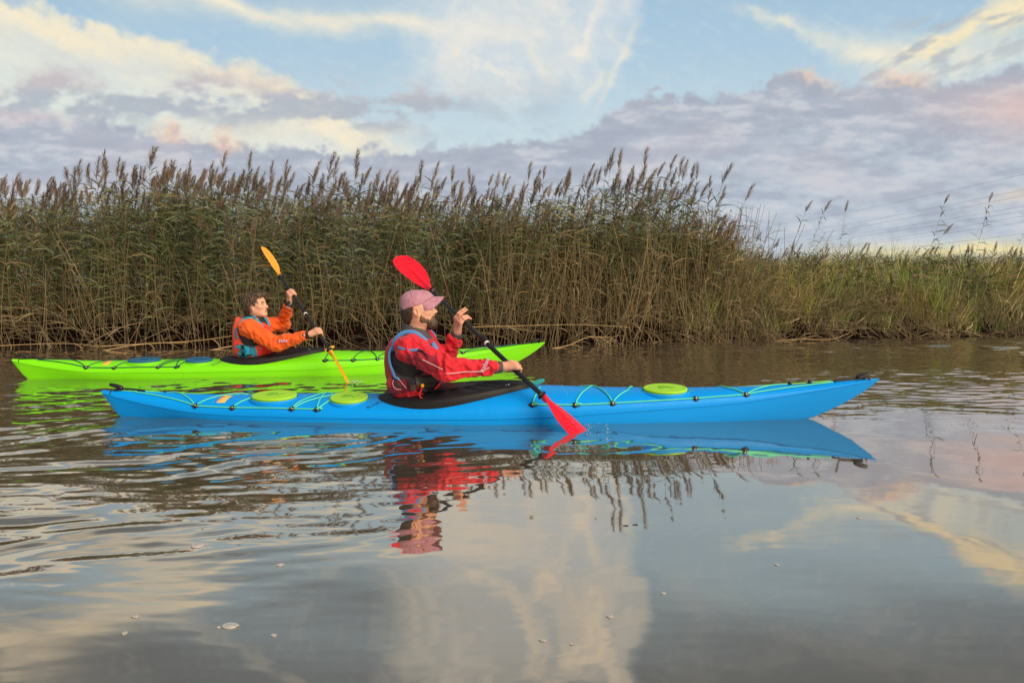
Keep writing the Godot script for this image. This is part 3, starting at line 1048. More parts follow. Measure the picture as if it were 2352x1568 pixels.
# ---------------------------------------------------------------- kayak
# along the boat: x from stern (-2.49) to bow (+2.49); y up from the waterline; z to starboard
const L := 2.49
var k_beam := PackedVector2Array([Vector2(-2.49, 0.010), Vector2(-2.4, 0.024), Vector2(-2.14, 0.075), Vector2(-1.7, 0.15), Vector2(-1.1, 0.228), Vector2(-0.4, 0.272), Vector2(0.2, 0.268), Vector2(0.8, 0.222), Vector2(1.4, 0.150), Vector2(1.9, 0.088), Vector2(2.25, 0.045), Vector2(2.49, 0.008)])
var k_chine := PackedVector2Array([Vector2(-2.49, 0.155), Vector2(-2.35, 0.125), Vector2(-2.14, 0.090), Vector2(-1.78, 0.052), Vector2(-1.2, 0.050), Vector2(-0.4, 0.052), Vector2(0.2, 0.058), Vector2(0.92, 0.092), Vector2(1.56, 0.128), Vector2(2.0, 0.185), Vector2(2.26, 0.222), Vector2(2.49, 0.258)])
var k_crown := PackedVector2Array([Vector2(-2.49, 0.172), Vector2(-2.14, 0.160), Vector2(-1.7, 0.142), Vector2(-1.2, 0.142), Vector2(-0.75, 0.140), Vector2(-0.5, 0.148), Vector2(0.0, 0.186), Vector2(0.3, 0.203), Vector2(0.75, 0.192), Vector2(1.3, 0.194), Vector2(1.9, 0.216), Vector2(2.26, 0.243), Vector2(2.49, 0.264)])
var k_keel := PackedVector2Array([Vector2(-2.49, 0.148), Vector2(-2.45, 0.085), Vector2(-2.38, -0.005), Vector2(-2.25, -0.055), Vector2(-1.7, -0.095), Vector2(0, -0.11), Vector2(1.3, -0.10), Vector2(1.75, -0.062), Vector2(2.05, -0.002), Vector2(2.25, 0.085), Vector2(2.42, 0.19), Vector2(2.49, 0.25)])


func deck_power(s: float) -> float:
	return 1.55 + 0.75 * (1.0 - sstep(1.2, 2.3, absf(s)))


func deck(s: float, w: float, lift := 0.0) -> Vector3:
	var m := deck_power(s)
	var b := tab(k_beam, s)
	var lo := tab(k_chine, s)
	var p := Vector3(s, lo + (tab(k_crown, s) - lo) * pow(maxf(1.0 - pow(absf(w), m), 0.0), 1.0 / m), b * w)
	if lift == 0.0: return p
	return p + deck_normal(s, w) * lift


func deck_normal(s: float, w: float) -> Vector3:
	var e := 0.01
	var w0 := clampf(w, -0.985, 0.985)
	var n := (deck(s, w0 + e) - deck(s, w0 - e)).cross(deck(s + e, w0) - deck(s - e, w0)).normalized()
	return n if n.y > 0 else -n


func deck_path(pts: Array, lift: float, per := 8) -> PackedVector3Array:
	var out := PackedVector3Array()
	for i in pts.size() - 1:
		for k in per + (1 if i == pts.size() - 2 else 0):
			var t := float(k) / per
			var a: Vector2 = pts[i]
			var q := a.lerp(pts[i + 1], t)
			out.append(deck(q.x, q.y, lift))
	return out


func make_kayak(called: String, xf: Transform3D, m: Dictionary, label: String) -> Node3D:
	var boat := base(called, xf)
	tag(boat, label, "kayak")
	var ns := 110
	var p := PackedVector3Array()
	# hull: chine - keel - chine
	var nu := 25
	for j in ns:
		var s := -L + 2 * L * j / (ns - 1)
		s = L * signf(s) * pow(absf(s) / L, 0.86)
		var b := tab(k_beam, s)
		var hi := tab(k_chine, s)
		var lo := minf(tab(k_keel, s), hi - 0.002)
		var n := 1.15 + 1.5 * (1.0 - sstep(1.0, 2.2, absf(s)))
		for i in nu:
			var a := PI * (float(i) / (nu - 1) - 0.5)
			p.append(Vector3(s, hi - (hi - lo) * pow(cos(a), 2.0 / n) if i > 0 and i < nu - 1 else hi, b * signf(a) * pow(absf(sin(a)), 2.0 / n)))
	var mb := MB.new()
	mb.grid(p, nu, ns)
	obj("hull", mb, m.hull, boat)
	p = PackedVector3Array()
	nu = 33
	for j in ns:
		var s := -L + 2 * L * j / (ns - 1)
		s = L * signf(s) * pow(absf(s) / L, 0.86)
		var pw := deck_power(s)
		for i in nu:
			var a := PI * (float(i) / (nu - 1) - 0.5)
			var w := signf(a) * pow(absf(sin(a)), 2.0 / pw)
			# the deck laps 2 mm over the hull's edge
			p.append(deck(s, clampf(w, -1, 1)) + Vector3(0, 0, 0.0025 * w))
	mb = MB.new()
	mb.grid(p, nu, ns, false, Color.WHITE, Vector3.UP)
	obj("deck", mb, m.hull, boat)
	# moulded seam line where deck and hull meet
	for w in [-1, 1]:
		var path := PackedVector3Array()
		for j in 60:
			var s := lerpf(-2.46, 2.46, j / 59.0)
			path.append(deck(s, w) + Vector3(0, 0, 0.001 * w))
		mb = MB.new()
		mb.tube(path, 0.0035, 6)
		obj("seam", mb, m.hull, boat)
	# hatches: centre s, offset w, radius along, radius across
	for q in [[-1.35, 0.24, 0.142, 0.112], [-0.86, 0.34, 0.118, 0.114], [1.14, 0.22, 0.138, 0.112]]:
		var c := deck(q[0], q[1])
		var n := deck_normal(q[0], q[1])
		var t := (deck(q[0] + 0.05, q[1]) - deck(q[0] - 0.05, q[1])).normalized()
		var b := Basis(t, n, t.cross(n))
		var R: float = q[2]
		var sq: float = q[3] / q[2]
		mb = MB.new()
		mb.lathe(c, PackedVector2Array([Vector2(R * 1.16, -0.05), Vector2(R * 1.15, -0.004), Vector2(R * 1.10, 0.003), Vector2(R * 1.04, 0.002), Vector2(R * 1.0, -0.01), Vector2(R * 0.9, -0.02)]), 40, b, Color.WHITE, sq)
		obj("hatch_rim", mb, m.hull, boat)
		var hc := Node3D.new()
		put(hc, "hatch_cover", boat)
		mb = MB.new()
		mb.lathe(c, PackedVector2Array([Vector2(R * 0.97, -0.025), Vector2(R * 0.985, -0.010), Vector2(R * 1.0, -0.004), Vector2(R * 1.0, 0.001), Vector2(R * 0.965, 0.0025), Vector2(R * 0.975, 0.0042), Vector2(R * 1.01, 0.006), Vector2(R * 1.01, 0.012), Vector2(R * 0.985, 0.0165), Vector2(R * 0.93, 0.018), Vector2(R * 0.86, 0.0165), Vector2(R * 0.83, 0.015), Vector2(R * 0.80, 0.0165), Vector2(R * 0.5, 0.018), Vector2(0, 0.0185)]), 40, b, Color.WHITE, sq)
		obj("lid", mb, m.hatch, hc)
		# raised emblem: a small block of bars and a sweeping curl
		mb = MB.new()
		for e in [[-0.022, -0.020, 0.034, 0.011], [-0.026, -0.002, 0.034, 0.011], [-0.030, 0.017, 0.032, 0.010], [0.002, -0.022, 0.018, 0.010], [-0.002, 0.004, 0.020, 0.016]]:
			mb.box(c + b * Vector3(e[0], 0.0185, e[1]), Vector3(e[2], 0.004, e[3]), b)
		var arc := []
		for k in 9: arc.append(c + b * Vector3(0.012 + 0.052 * k / 8.0, 0.0195, -0.016 + 0.032 * sin(k / 8.0 * PI)))
		mb.tube(curve(arc, 3), 0.003, 5)
		obj("emblem", mb, m.emblem, hc)
	# cockpit rim under the spray deck
	mb = MB.new()
	p = PackedVector3Array()
	for k in 49:
		p.append(rim(TAU * k / 48.0, 1.0, -0.012))
	mb.tube(p, 0.014, 8)
	obj("cockpit_rim", mb, M.black_plastic, boat)
	mb = MB.new()
	p = PackedVector3Array()
	for r in [[1.05, -0.06], [0.99, -0.012]]:
		for k in 48: p.append(rim(TAU * k / 48.0, r[0], r[1]))
	mb.grid(p, 48, 2, true)
	obj("cockpit_wall", mb, M.black_plastic, boat)
	# deck fittings and lines
	var aft := [Vector2(-2.27, 0.30), Vector2(-1.83, 0.88), Vector2(-1.58, 0.90), Vector2(-1.19, 0.91), Vector2(-1.03, 0.91)]
	var fore := [Vector2(0.30, 0.90), Vector2(0.56, 0.92), Vector2(0.79, 0.91), Vector2(1.31, 0.88), Vector2(1.63, 0.83), Vector2(2.20, 0.30)]
	for side in [1, -1]:
		for line in [aft, fore]:
			var pts := []
			for q in line: pts.append(Vector2(q.x, q.y * side))
			mb = MB.new()
			mb.tube(deck_path(pts, 0.007, 10), 0.0042, 7)
			obj("perimeter_line", mb, m.line, boat)
			for q in pts.slice(1 if line == aft else 0, pts.size() if line == aft else pts.size() - 1):
				var c := deck(q.x, q.y)
				var n := deck_normal(q.x, q.y)
				var t := n.cross(Vector3.RIGHT).normalized()
				var b := Basis(t.cross(n), n, t)
				var f := Node3D.new()
				put(f, "deck_fitting", boat)
				mb = MB.new()
				mb.lathe(c, PackedVector2Array([Vector2(0.019, -0.004), Vector2(0.020, 0.003), Vector2(0.017, 0.008), Vector2(0.012, 0.013), Vector2(0.0, 0.0145)]), 14, b)
				mb.box(c + b * Vector3(0.014, 0.004, 0), Vector3(0.02, 0.010, 0.014), b)
				mb.box(c + b * Vector3(-0.014, 0.004, 0), Vector3(0.02, 0.010, 0.014), b)
				obj("clip", mb, M.black_plastic, f)
				mb = MB.new()
				mb.lathe(c, PackedVector2Array([Vector2(0.006, 0.010), Vector2(0.0065, 0.0155), Vector2(0.003, 0.0168), Vector2(0, 0.016)]), 10, b)
				obj("bolt", mb, M.steel, f)
	var cords := [[Vector2(-1.83, 0.88), Vector2(-2.12, -0.62)], [Vector2(-1.83, 0.88), Vector2(-1.66, 0.0), Vector2(-1.58, -0.7)], [Vector2(-1.58, 0.90), Vector2(-1.44, 0.15), Vector2(-1.36, -0.4), Vector2(-1.30, -0.9)], [Vector2(-1.19, 0.91), Vector2(-1.10, 0.2), Vector2(-1.03, -0.91)], [Vector2(-1.18, 0.91), Vector2(-1.00, 0.1), Vector2(-0.93, -0.5)], [Vector2(-1.03, 0.91), Vector2(-1.045, 0.2), Vector2(-1.06, -0.9)], [Vector2(-1.02, 0.91), Vector2(-0.93, 0.2), Vector2(-0.86, -0.9)],
		[Vector2(0.30, 0.90), Vector2(0.335, 0.45), Vector2(0.35, 0.1)], [Vector2(0.56, 0.92), Vector2(0.64, 0.25), Vector2(0.70, -0.5), Vector2(0.72, -0.9)], [Vector2(0.79, 0.91), Vector2(0.74, 0.25), Vector2(0.70, -0.4), Vector2(0.56, -0.9)], [Vector2(0.79, 0.91), Vector2(0.90, 0.3), Vector2(0.96, -0.7)], [Vector2(1.63, 0.83), Vector2(1.53, 0.1), Vector2(1.50, -0.8)], [Vector2(1.63, 0.83), Vector2(1.93, -0.45), Vector2(1.98, -0.7)], [Vector2(1.34, -0.8), Vector2(1.75, -0.72), Vector2(2.18, -0.25)]]
	for k in cords.size():
		mb = MB.new()
		mb.tube(deck_path(cords[k], 0.006, 8), 0.0042, 7)
		obj("deck_cord", mb, m.line2 if k == 13 else m.line, boat)
	for q in [Vector2(2.07, -0.3), Vector2(1.95, -0.45), Vector2(-2.1, -0.5)]:
		mb = MB.new()
		mb.blob(deck(q.x, q.y, 0.010), Vector3(0.013, 0.013, 0.013))
		obj("cord_knob", mb, M.black_plastic, boat)
	# knots
	for q in [[-1.03, 0.91], [0.30, 0.90], [0.56, 0.92]]:
		mb = MB.new()
		var c := deck(q[0] + 0.02, q[1], 0.016)
		var loop := []
		for k in 8: loop.append(c + Vector3(cos(k * 1.1) * 0.014, 0.006 * sin(k * 2.0), sin(k * 1.1) * 0.010))
		mb.tube(curve(loop, 3), 0.0042, 6)
		obj("knot", mb, m.line, boat)
	# carrying toggles at both ends
	for e in [-1, 1]:
		var s: float = e * 2.33
		var c := deck(s, 0.0)
		var tg := Node3D.new()
		put(tg, "carry_toggle", boat)
		mb = MB.new()
		mb.tube(curve([deck(s - e * 0.12, 0, 0.006), deck(s - e * 0.05, 0, 0.012), deck(s + e * 0.03, 0, 0.012), deck(s + e * 0.08, 0.2, 0.006)], 4), 0.007, 7)
		obj("loop", mb, M.black_plastic, tg)
		mb = MB.new()
		mb.tube(curve([c + Vector3(e * 0.02, 0.020, 0.01), c + Vector3(e * 0.055, 0.034, 0.012), c + Vector3(e * 0.10, 0.046, 0.016)], 5), PackedFloat32Array([0.010, 0.013, 0.014, 0.014, 0.014, 0.014, 0.0135, 0.013, 0.012, 0.011, 0.009]), 9)
		obj("handle", mb, M.black_plastic, tg)
		mb = MB.new()
		var loop := []
		for k in 13: loop.append(deck(e * 2.43, -0.98 + 1.96 * k / 12.0, 0.003))
		mb.tube(curve(loop, 2), 0.0035, 6)
		obj("cord", mb, M.black_plastic, tg)
	# beads of water lying on the wet deck
	mb = MB.new()
	for k in 90:
		var s := rng.randf_range(-1.75, 1.45)
		var w := rng.randf_range(-0.8, 0.85)
		if s > -0.70 and s < 0.32: continue
		var q := deck(s, w, 0.0005)
		var z := rng.randf_range(0.001, 0.003)
		mb.blob(q, Vector3(z * rng.randf_range(1, 1.8), z * 0.55, z), 1.0, Basis(Quaternion(Vector3.UP, deck_normal(s, w))), Color.WHITE, 7, 4)
	tag(obj("water_beads", mb, M.bead, boat), "", "", "", "stuff")
	# safety sticker on the rear deck, scribbled name beside the cockpit
	mb = MB.new()
	p = PackedVector3Array()
	for j in 9:
		for i in 7: p.append(deck(-1.70 + 0.055 * i / 6.0 + 0.02 * (1 - j / 8.0), 0.10 + 0.62 * j / 8.0, 0.002))
	mb.grid(p, 7, 9, false, Color.WHITE, Vector3.UP)
	obj("sticker", mb, M.sticker, boat)
	mb = MB.new()
	for k in 3: mb.tube(deck_path([Vector2(-1.690 + 0.012 * k, 0.2), Vector2(-1.705 + 0.012 * k, 0.64)], 0.0035, 4), 0.0012, 4)
	obj("sticker_print", mb, M.print_red, boat)
	mb = MB.new()
	var letters := [[0.0, 0.0, 0.0, 0.04, 0.018, 0.02], [0.022, 0.0, 0.010, 0.022, 0.022, 0.022], [0.040, 0.0, 0.040, 0.028, 0.052, 0.014], [0.060, 0.0, 0.062, 0.024, 0.072, 0.004], [0.084, 0.0, 0.080, 0.032, 0.096, 0.02], [0.104, 0.004, 0.112, 0.024, 0.122, 0.0]]
	for q in letters:
		var pts := []
		for k in 3:
			var u: float = q[k * 2]
			var v: float = q[k * 2 + 1]
			pts.append(Vector2(-0.705 + u * 0.62 - v * 0.5, 0.86 - u * 2.6 - v * 1.6))
		mb.tube(deck_path(pts, 0.002, 3), 0.0018, 4)
	obj("model_script", mb, m.script, boat)
	return boat


# the oval of the cockpit: a goes round from the bow
func rim(a: float, k: float, dy: float) -> Vector3:
	var s := -0.205 + 0.455 * k * cos(a)
	var wide := 0.208 * k * pow(absf(sin(a)), 0.85) * signf(sin(a)) * (1.0 - 0.30 * cos(a) - 0.06 * cos(2 * a))
	var y := lerpf(0.112, 0.196, sstep(-0.75, 0.35, s) * 0.4 + clampf((s + 0.66) / 0.92, 0, 1) * 0.6) - wide * wide * 0.35
	return Vector3(s, y + dy, wide)


func make_spray_deck(xf: Transform3D, tab_mat: Material, waist: Vector3, label: String) -> void:
	var o := base("spray_deck", xf)
	tag(o, label, "spray deck")
	var rings := [[1.0, -0.050], [1.055, -0.040], [1.085, -0.016], [1.085, 0.012], [1.055, 0.034], [0.99, 0.045], [0.88, 0.048], [0.7, 0.052], [0.5, 0.058]]
	var n := 72
	var p := PackedVector3Array()
	for r in rings:
		for k in n: p.append(rim(TAU * k / n, r[0], r[1]) + Vector3.UP * (0.004 * sin(k * 1.7) * (1 if r[0] < 0.9 else 0)))
	# the tunnel rises round the waist
	for r in [[0.185, 0.012, 0.35], [0.168, 0.03, 0.8], [0.158, 0.07, 1.0], [0.154, 0.12, 1.0]]:
		for k in n:
			var a := TAU * k / n
			var q := waist + Vector3(cos(a) * r[0] * 0.95, 0, sin(a) * r[0] * 1.1)
			var from := rim(a, 0.5, 0.050)
			p.append(from.lerp(q, r[2]) * Vector3(1, 0, 1) + Vector3.UP * lerpf(from.y, waist.y, r[2]) + Vector3.UP * r[1])
	var mb := MB.new()
	mb.grid(p, n, rings.size() + 4, true, Color.WHITE, Vector3.UP)
	obj("skirt", mb, M.neoprene, o)
	mb = MB.new()
	p = PackedVector3Array()
	for k in n + 1: p.append(rim(TAU * k / n, 1.085, -0.026))
	mb.tube(p, 0.006, 6)
	obj("edge_band", mb, M.rubber, o)
	# release tab at the front
	mb = MB.new()
	var f := rim(0, 1.07, 0.0)
	mb.strap(curve([f, f + Vector3(0.02, 0.024, 0.0), f + Vector3(0.06, 0.040, 0.0), f + Vector3(0.095, 0.052, 0.0)], 4), PackedVector3Array([Vector3(0.4, 0.5, 0.75), Vector3(0.4, 0.5, 0.75), Vector3(0.4, 0.5, 0.75), Vector3(-0.3, 0.5, 0.8), Vector3(-0.3, 0.5, 0.8), Vector3(-0.3, 0.5, 0.8), Vector3(-0.3, 0.5, 0.8), Vector3(-0.3, 0.5, 0.8), Vector3(-0.3, 0.5, 0.8), Vector3(-0.3, 0.5, 0.8), Vector3(-0.3, 0.5, 0.8), Vector3(-0.3, 0.5, 0.8), Vector3(-0.3, 0.5, 0.8)]), PackedFloat32Array([0.014, 0.014, 0.016, 0.018, 0.020, 0.024, 0.028, 0.032, 0.034, 0.032, 0.028, 0.022, 0.014]), 0.003)
	obj("release_tab", mb, tab_mat, o)
	# white maker's print near the front: two short lines of letters over a wave and a bar beside them
	mb = MB.new()
	for k in 5:
		var t := 0.018 * k - 0.03
		print_bar(mb, 0.11 + t * 0.62, 0.30, 0.0065, 0.12)
		print_bar(mb, 0.113 + t * 0.62, 0.50, 0.0065, 0.10)
	for k in 4:
		print_bar(mb, 0.098 + 0.011 * k, 0.66, 0.011, 0.035)
		print_bar(mb, 0.096 + 0.012 * k, 0.78 + 0.03 * (k % 2), 0.009, 0.06)
	print_bar(mb, 0.152, 0.42, 0.008, 0.34)
	obj("maker_print", mb, M.print_white, o)
	mb = MB.new()
	for k in 3: print_bar(mb, -0.155 + 0.018 * k, 0.60 - 0.05 * k, 0.014, 0.05)
	obj("small_print", mb, M.print_white, o)


# a small mark on the skirt's starboard side: s along, w from crown (0) to rim (1)
func print_bar(mb: MB, s: float, w: float, len: float, high: float) -> void:
	var pts := []
	for q in [Vector2(s - len * 0.5, w - high * 0.5), Vector2(s + len * 0.5, w - high * 0.5), Vector2(s + len * 0.5, w + high * 0.5), Vector2(s - len * 0.5, w + high * 0.5)]:
		# find the rim angle whose station is q.x, then move in towards the crown
		var k := lerpf(0.86, 1.04, q.y)
		var a := acos(clampf((q.x + 0.205) / (0.455 * k), -1, 1))
		pts.append(rim(a, k, lerpf(0.0505, 0.0385, q.y)))
	mb.add(PackedVector3Array(pts), PackedInt32Array([0, 1, 2, 0, 2, 3]), Color.WHITE, Vector3(0, 1, 0.6))


# ---------------------------------------------------------------- paddle
# from the near (low) throat a to the far (high) throat b; roll turns each blade about the shaft
func make_paddle(a: Vector3, b: Vector3, roll_low: float, roll_high: float, len: float, wide: float, blade_mat: Material, label: String) -> void:
	var o := base("paddle", Transform3D(Basis(), (a + b) * 0.5))
	tag(o, label, "paddle")
	a -= o.position
	b -= o.position
	var mb := MB.new()
	var u := (b - a).normalized()
	mb.tube(PackedVector3Array([a, a.lerp(b, 0.3), a.lerp(b, 0.52), a.lerp(b, 0.525), b]), PackedFloat32Array([0.0155, 0.0155, 0.0155, 0.0148, 0.0148]), 14)
	obj("shaft", mb, M.shaft, o)
	mb = MB.new()
	mb.tube(PackedVector3Array([a.lerp(b, 0.475), a.lerp(b, 0.525)]), 0.0178, 14)
	mb.box(a.lerp(b, 0.50) + u.cross(Vector3.BACK).normalized() * 0.018, Vector3(0.03, 0.012, 0.018), Basis(u, Vector3.BACK.cross(u).normalized(), u.cross(Vector3.BACK.cross(u).normalized())))
	obj("ferrule", mb, M.black_plastic, o)
	mb = MB.new()
	mb.tube(PackedVector3Array([a.lerp(b, 0.463), a.lerp(b, 0.474)]), 0.0186, 14)
	obj("white_band", mb, M.white, o)
	for e in [0, 1]:
		var at := a if e == 0 else b
		var d := -u if e == 0 else u
		mb = MB.new()
		mb.tube(PackedVector3Array([at - d * 0.035, at - d * 0.025, at - d * 0.020, at - d * 0.014]), PackedFloat32Array([0.017, 0.03, 0.03, 0.017]), 16)
		obj("drip_ring", mb, M.black_plastic, o)
		# blade: a curved, slightly lopsided spoon with a rib down its middle
		var roll := roll_low if e == 0 else roll_high
		var x := d.cross(Vector3.BACK).normalized().rotated(d, roll)
		var n := x.cross(d).normalized()
		var outline := PackedVector2Array([Vector2(0, 0.016), Vector2(0.08, 0.024), Vector2(0.2, 0.048), Vector2(0.4, 0.079), Vector2(0.6, 0.093), Vector2(0.78, 0.090), Vector2(0.9, 0.074), Vector2(0.97, 0.045), Vector2(1.0, 0.004)])
		var nu := 15
		var nv := 26
		var pts := PackedVector3Array()
		for face in [0, 1]:
			for j in nv:
				var t := float(j) / (nv - 1)
				t = 1.0 - pow(1.0 - t, 1.3)
				var hw := tab(outline, t) * wide
				for i in nu:
					var s := 2.0 * i / (nu - 1) - 1.0
					if face == 1: s = -s
					var rib := 0.012 * exp(-pow(s * hw / 0.012, 2)) * sstep(1.0, 0.45, t)
					var th := (0.0022 + rib * (1.0 if face == 0 else 0.55)) * (1.0 if absf(s) < 0.999 else 0.3) + 0.013 * sstep(0.14, 0.0, t) * sqrt(maxf(1.0 - s * s, 0.0))
					var cup := 0.022 * t * t + 0.010 * s * s * sstep(0.1, 0.5, t)
					pts.append(at + d * (t * len) + x * (s * hw + 0.010 * sin(t * PI) * wide) + n * (cup + (th if face == 0 else -th)))
		# both faces as one wrapped grid
		var ring := PackedVector3Array()
		for j in nv:
			for i in nu: ring.append(pts[j * nu + i])
			for i in nu: ring.append(pts[(nv + j) * nu + i])
		mb = MB.new()
		mb.grid(ring, nu * 2, nv, true)
		obj("blade", mb, blade_mat, o)


# ---------------------------------------------------------------- people
func skin_color(q: Vector3, red := 0.0) -> Color:
	var n := nz.get_noise_3d(q.x * 900, q.y * 900, q.z * 900)
	return Color(0.64, 0.37, 0.245).lerp(Color(0.66, 0.29, 0.20), clampf(red + n * 0.5 + 0.1, 0, 1)) * (1.0 + 0.10 * n)


# a hand closed on a shaft: c on the shaft, axis along it towards the thumb, wrist where the arm ends
func hand(f: Field, c: Vector3, axis: Vector3, wrist: Vector3, outward: Vector3, open := 0.0) -> void:
	axis = axis.normalized()
	var toward := wrist - c
	var C := (toward - axis * toward.dot(axis)).normalized() * -1.0
	var B := axis.cross(C).normalized()
	if B.dot(outward) < 0: B = -B
	# angle 0 lies on B (the knuckles), growing towards C (away from the arm)
	var ring := func(k: float, a: float, r: float) -> Vector3: return c + axis * k + (B * cos(a) + C * sin(a)) * r
	var spread := [0.032, 0.011, -0.010, -0.030]
	var long := [0.95, 1.05, 1.0, 0.82]
	var knuckles := []
	for k in 4:
		var s: float = spread[k]
		var g: float = open * (1.0 if k < 2 else 0.45)
		var m: Vector3 = ring.call(s, -0.25, 0.036)
		knuckles.append(m)
		var p1: Vector3 = ring.call(s * 1.05, 0.85 - 0.25 * g, 0.037 * long[k] + 0.012 * g)
		var p2: Vector3 = ring.call(s * 1.0, 1.95 - 0.85 * g, 0.029 + 0.034 * g)
		var p3: Vector3 = ring.call(s * 0.95, 2.85 - 1.55 * g, 0.026 + 0.058 * g)
		f.cone(m, p1, 0.0105, 0.0098, 0.006)
		f.cone(p1, p2, 0.0098, 0.0088, 0.004)
		f.cone(p2, p3, 0.0088, 0.0075, 0.004)
	var heel := wrist.lerp(c, 0.22) + B * 0.006
	for k in 4:
		f.cone(knuckles[k], heel + axis * spread[k] * 0.55, 0.0115, 0.017, 0.016)
	f.cone(wrist + (wrist - c) * 0.35, heel, 0.027, 0.024, 0.014)
	# thumb from the side of the palm, closing under the shaft against the fingers
	var tb := heel.lerp(c, 0.45) + axis * 0.022 - B * 0.006
	var t1: Vector3 = ring.call(0.044, -1.75 - 0.2 * open, 0.034)
	var t2: Vector3 = ring.call(0.036, -2.6, 0.028)
	var t3: Vector3 = ring.call(0.026, -3.25, 0.027)
	f.cone(heel + axis * 0.012, tb, 0.019, 0.017, 0.014)
	f.cone(tb, t1, 0.0155, 0.0118, 0.010)
	f.cone(t1, t2, 0.0115, 0.0105, 0.005)
	f.cone(t2, t3, 0.0105, 0.0088, 0.004)


# head in its own axes: x to the nose, y up, z to the right ear; the middle lies between the ears
func head(f: Field, xf: Transform3D) -> void:
	f.xf = xf
	f.ell(Vector3(-0.012, 0.034, 0), Vector3(0.098, 0.089, 0.077))
	f.ell(Vector3(0.030, -0.035, 0), Vector3(0.062, 0.078, 0.061), Basis.IDENTITY, 0.03)
	for z in [-1, 1]:
		f.cone(Vector3(-0.004, -0.052, 0.054 * z), Vector3(0.062, -0.098, 0.020 * z), 0.017, 0.015, 0.03)
		f.ell(Vector3(0.058, -0.018, 0.043 * z), Vector3(0.026, 0.020, 0.020), Basis.IDENTITY, 0.025)
		f.cone(Vector3(0.080, 0.022, 0.012 * z), Vector3(0.066, 0.020, 0.046 * z), 0.011, 0.010, 0.016)
		f.ell(Vector3(0.088, 0.002, 0.033 * z), Vector3(0.015, 0.011, 0.017), Basis.IDENTITY, 0.012, 1)
		f.ell(Vector3(0.0735, 0.002, 0.033 * z), Vector3(0.0125, 0.0115, 0.0135), Basis.IDENTITY, 0.002)
		f.cone(Vector3(0.078, 0.0085, 0.022 * z), Vector3(0.074, 0.007, 0.045 * z), 0.0065, 0.006, 0.004)
		f.ell(Vector3(0.094, -0.034, 0.0125 * z), Vector3(0.0125, 0.0085, 0.0075), Basis.IDENTITY, 0.007)
		# ear: a thin bent dish with a rim and a hollow
		var eb := Basis(Vector3.UP, -0.35 * z) * Basis(Vector3(0, 0, 1), 0.18)
		f.ell(Vector3(-0.012, -0.004, 0.080 * z), Vector3(0.0185, 0.031, 0.0085), eb, 0.008)
		f.ell(Vector3(-0.004, -0.030, 0.077 * z), Vector3(0.009, 0.012, 0.007), eb, 0.006)
		f.ell(Vector3(-0.007, 0.000, 0.090 * z), Vector3(0.010, 0.018, 0.0085), eb, 0.004, 1)
	f.ell(Vector3(0.068, -0.098, 0), Vector3(0.022, 0.019, 0.024), Basis.IDENTITY, 0.02)
	f.cone(Vector3(0.084, 0.014, 0), Vector3(0.106, -0.025, 0), 0.0085, 0.0115, 0.012)
	f.ell(Vector3(0.110, -0.029, 0), Vector3(0.0105, 0.0095, 0.0105), Basis.IDENTITY, 0.008)
	f.cone(Vector3(0.086, -0.058, -0.014), Vector3(0.086, -0.058, 0.014), 0.0075, 0.0075, 0.008)
	f.cone(Vector3(0.084, -0.070, -0.012), Vector3(0.084, -0.070, 0.012), 0.0085, 0.0085, 0.008)
	f.cone(Vector3(0.096, -0.0637, -0.02), Vector3(0.096, -0.0637, 0.02), 0.0022, 0.0022, 0.003, 1)
	f.cone(Vector3(-0.022, -0.04, 0), Vector3(-0.048, -0.16, 0), 0.056, 0.060, 0.04)
	f.xf = Transform3D.IDENTITY


func head_color(q: Vector3, brow: Color, eyes_shut: bool) -> Color:
	# q in head axes
	var z := absf(q.z)
	var c := skin_color(q, 0.25 * exp(-pow((q - Vector3(0.06, -0.03, signf(q.z) * 0.05)).length() / 0.03, 2)) + 0.5 * exp(-pow((q - Vector3(0.112, -0.03, 0)).length() / 0.016, 2)) + (0.5 if z > 0.080 else 0.0))
	if q.x > 0.075 and absf(q.y + 0.064) < 0.013 and z < 0.022: c = c.lerp(Color(0.46, 0.17, 0.13), 0.7)
	if q.x > 0.078 and absf(q.y + 0.0637) < 0.0025 and z < 0.021: c = Color(0.16, 0.05, 0.04)
	var bl := q.y - 0.024 + absf(z - 0.030) * 0.12
	if q.x > 0.05 and absf(bl) < 0.0055 and z > 0.012 and z < 0.050: c = brow
	var e := q - Vector3(0.0835, 0.001, signf(q.z) * 0.033)
	if eyes_shut:
		if absf(e.y + 0.001) < 0.0026 and absf(e.z) < 0.014 and q.x > 0.06: c = Color(0.07, 0.035, 0.025)
	elif absf(e.y) < 0.0052 and absf(e.z) < 0.012 and q.x > 0.065:
		c = Color(0.5, 0.47, 0.44)
		if absf(e.z) < 0.0055: c = Color(0.05, 0.035, 0.02)
	if absf(e.y - 0.0058) < 0.0016 and absf(e.z) < 0.014 and q.x > 0.06: c = Color(0.06, 0.035, 0.025)
	return c


func limb(a: Vector3, b: Vector3, t: float) -> Vector3:
	return a.lerp(b, t)


func cloth_fold(p: Vector3, amp: float) -> float:
	var a := nz.get_noise_3d(p.x * 1500, p.y * 950, p.z * 1100)
	var b := nz.get_noise_3d(p.x * 520 + 50, p.y * 700, p.z * 520)
	var ridge := 1.0 - 2.0 * absf(nz.get_noise_3d(p.x * 900 + p.y * 700, p.y * 500 - p.x * 300 + 90, p.z * 800)) * 1.6
	return amp * (0.35 * a + 0.75 * b + 0.50 * maxf(ridge, -0.4))


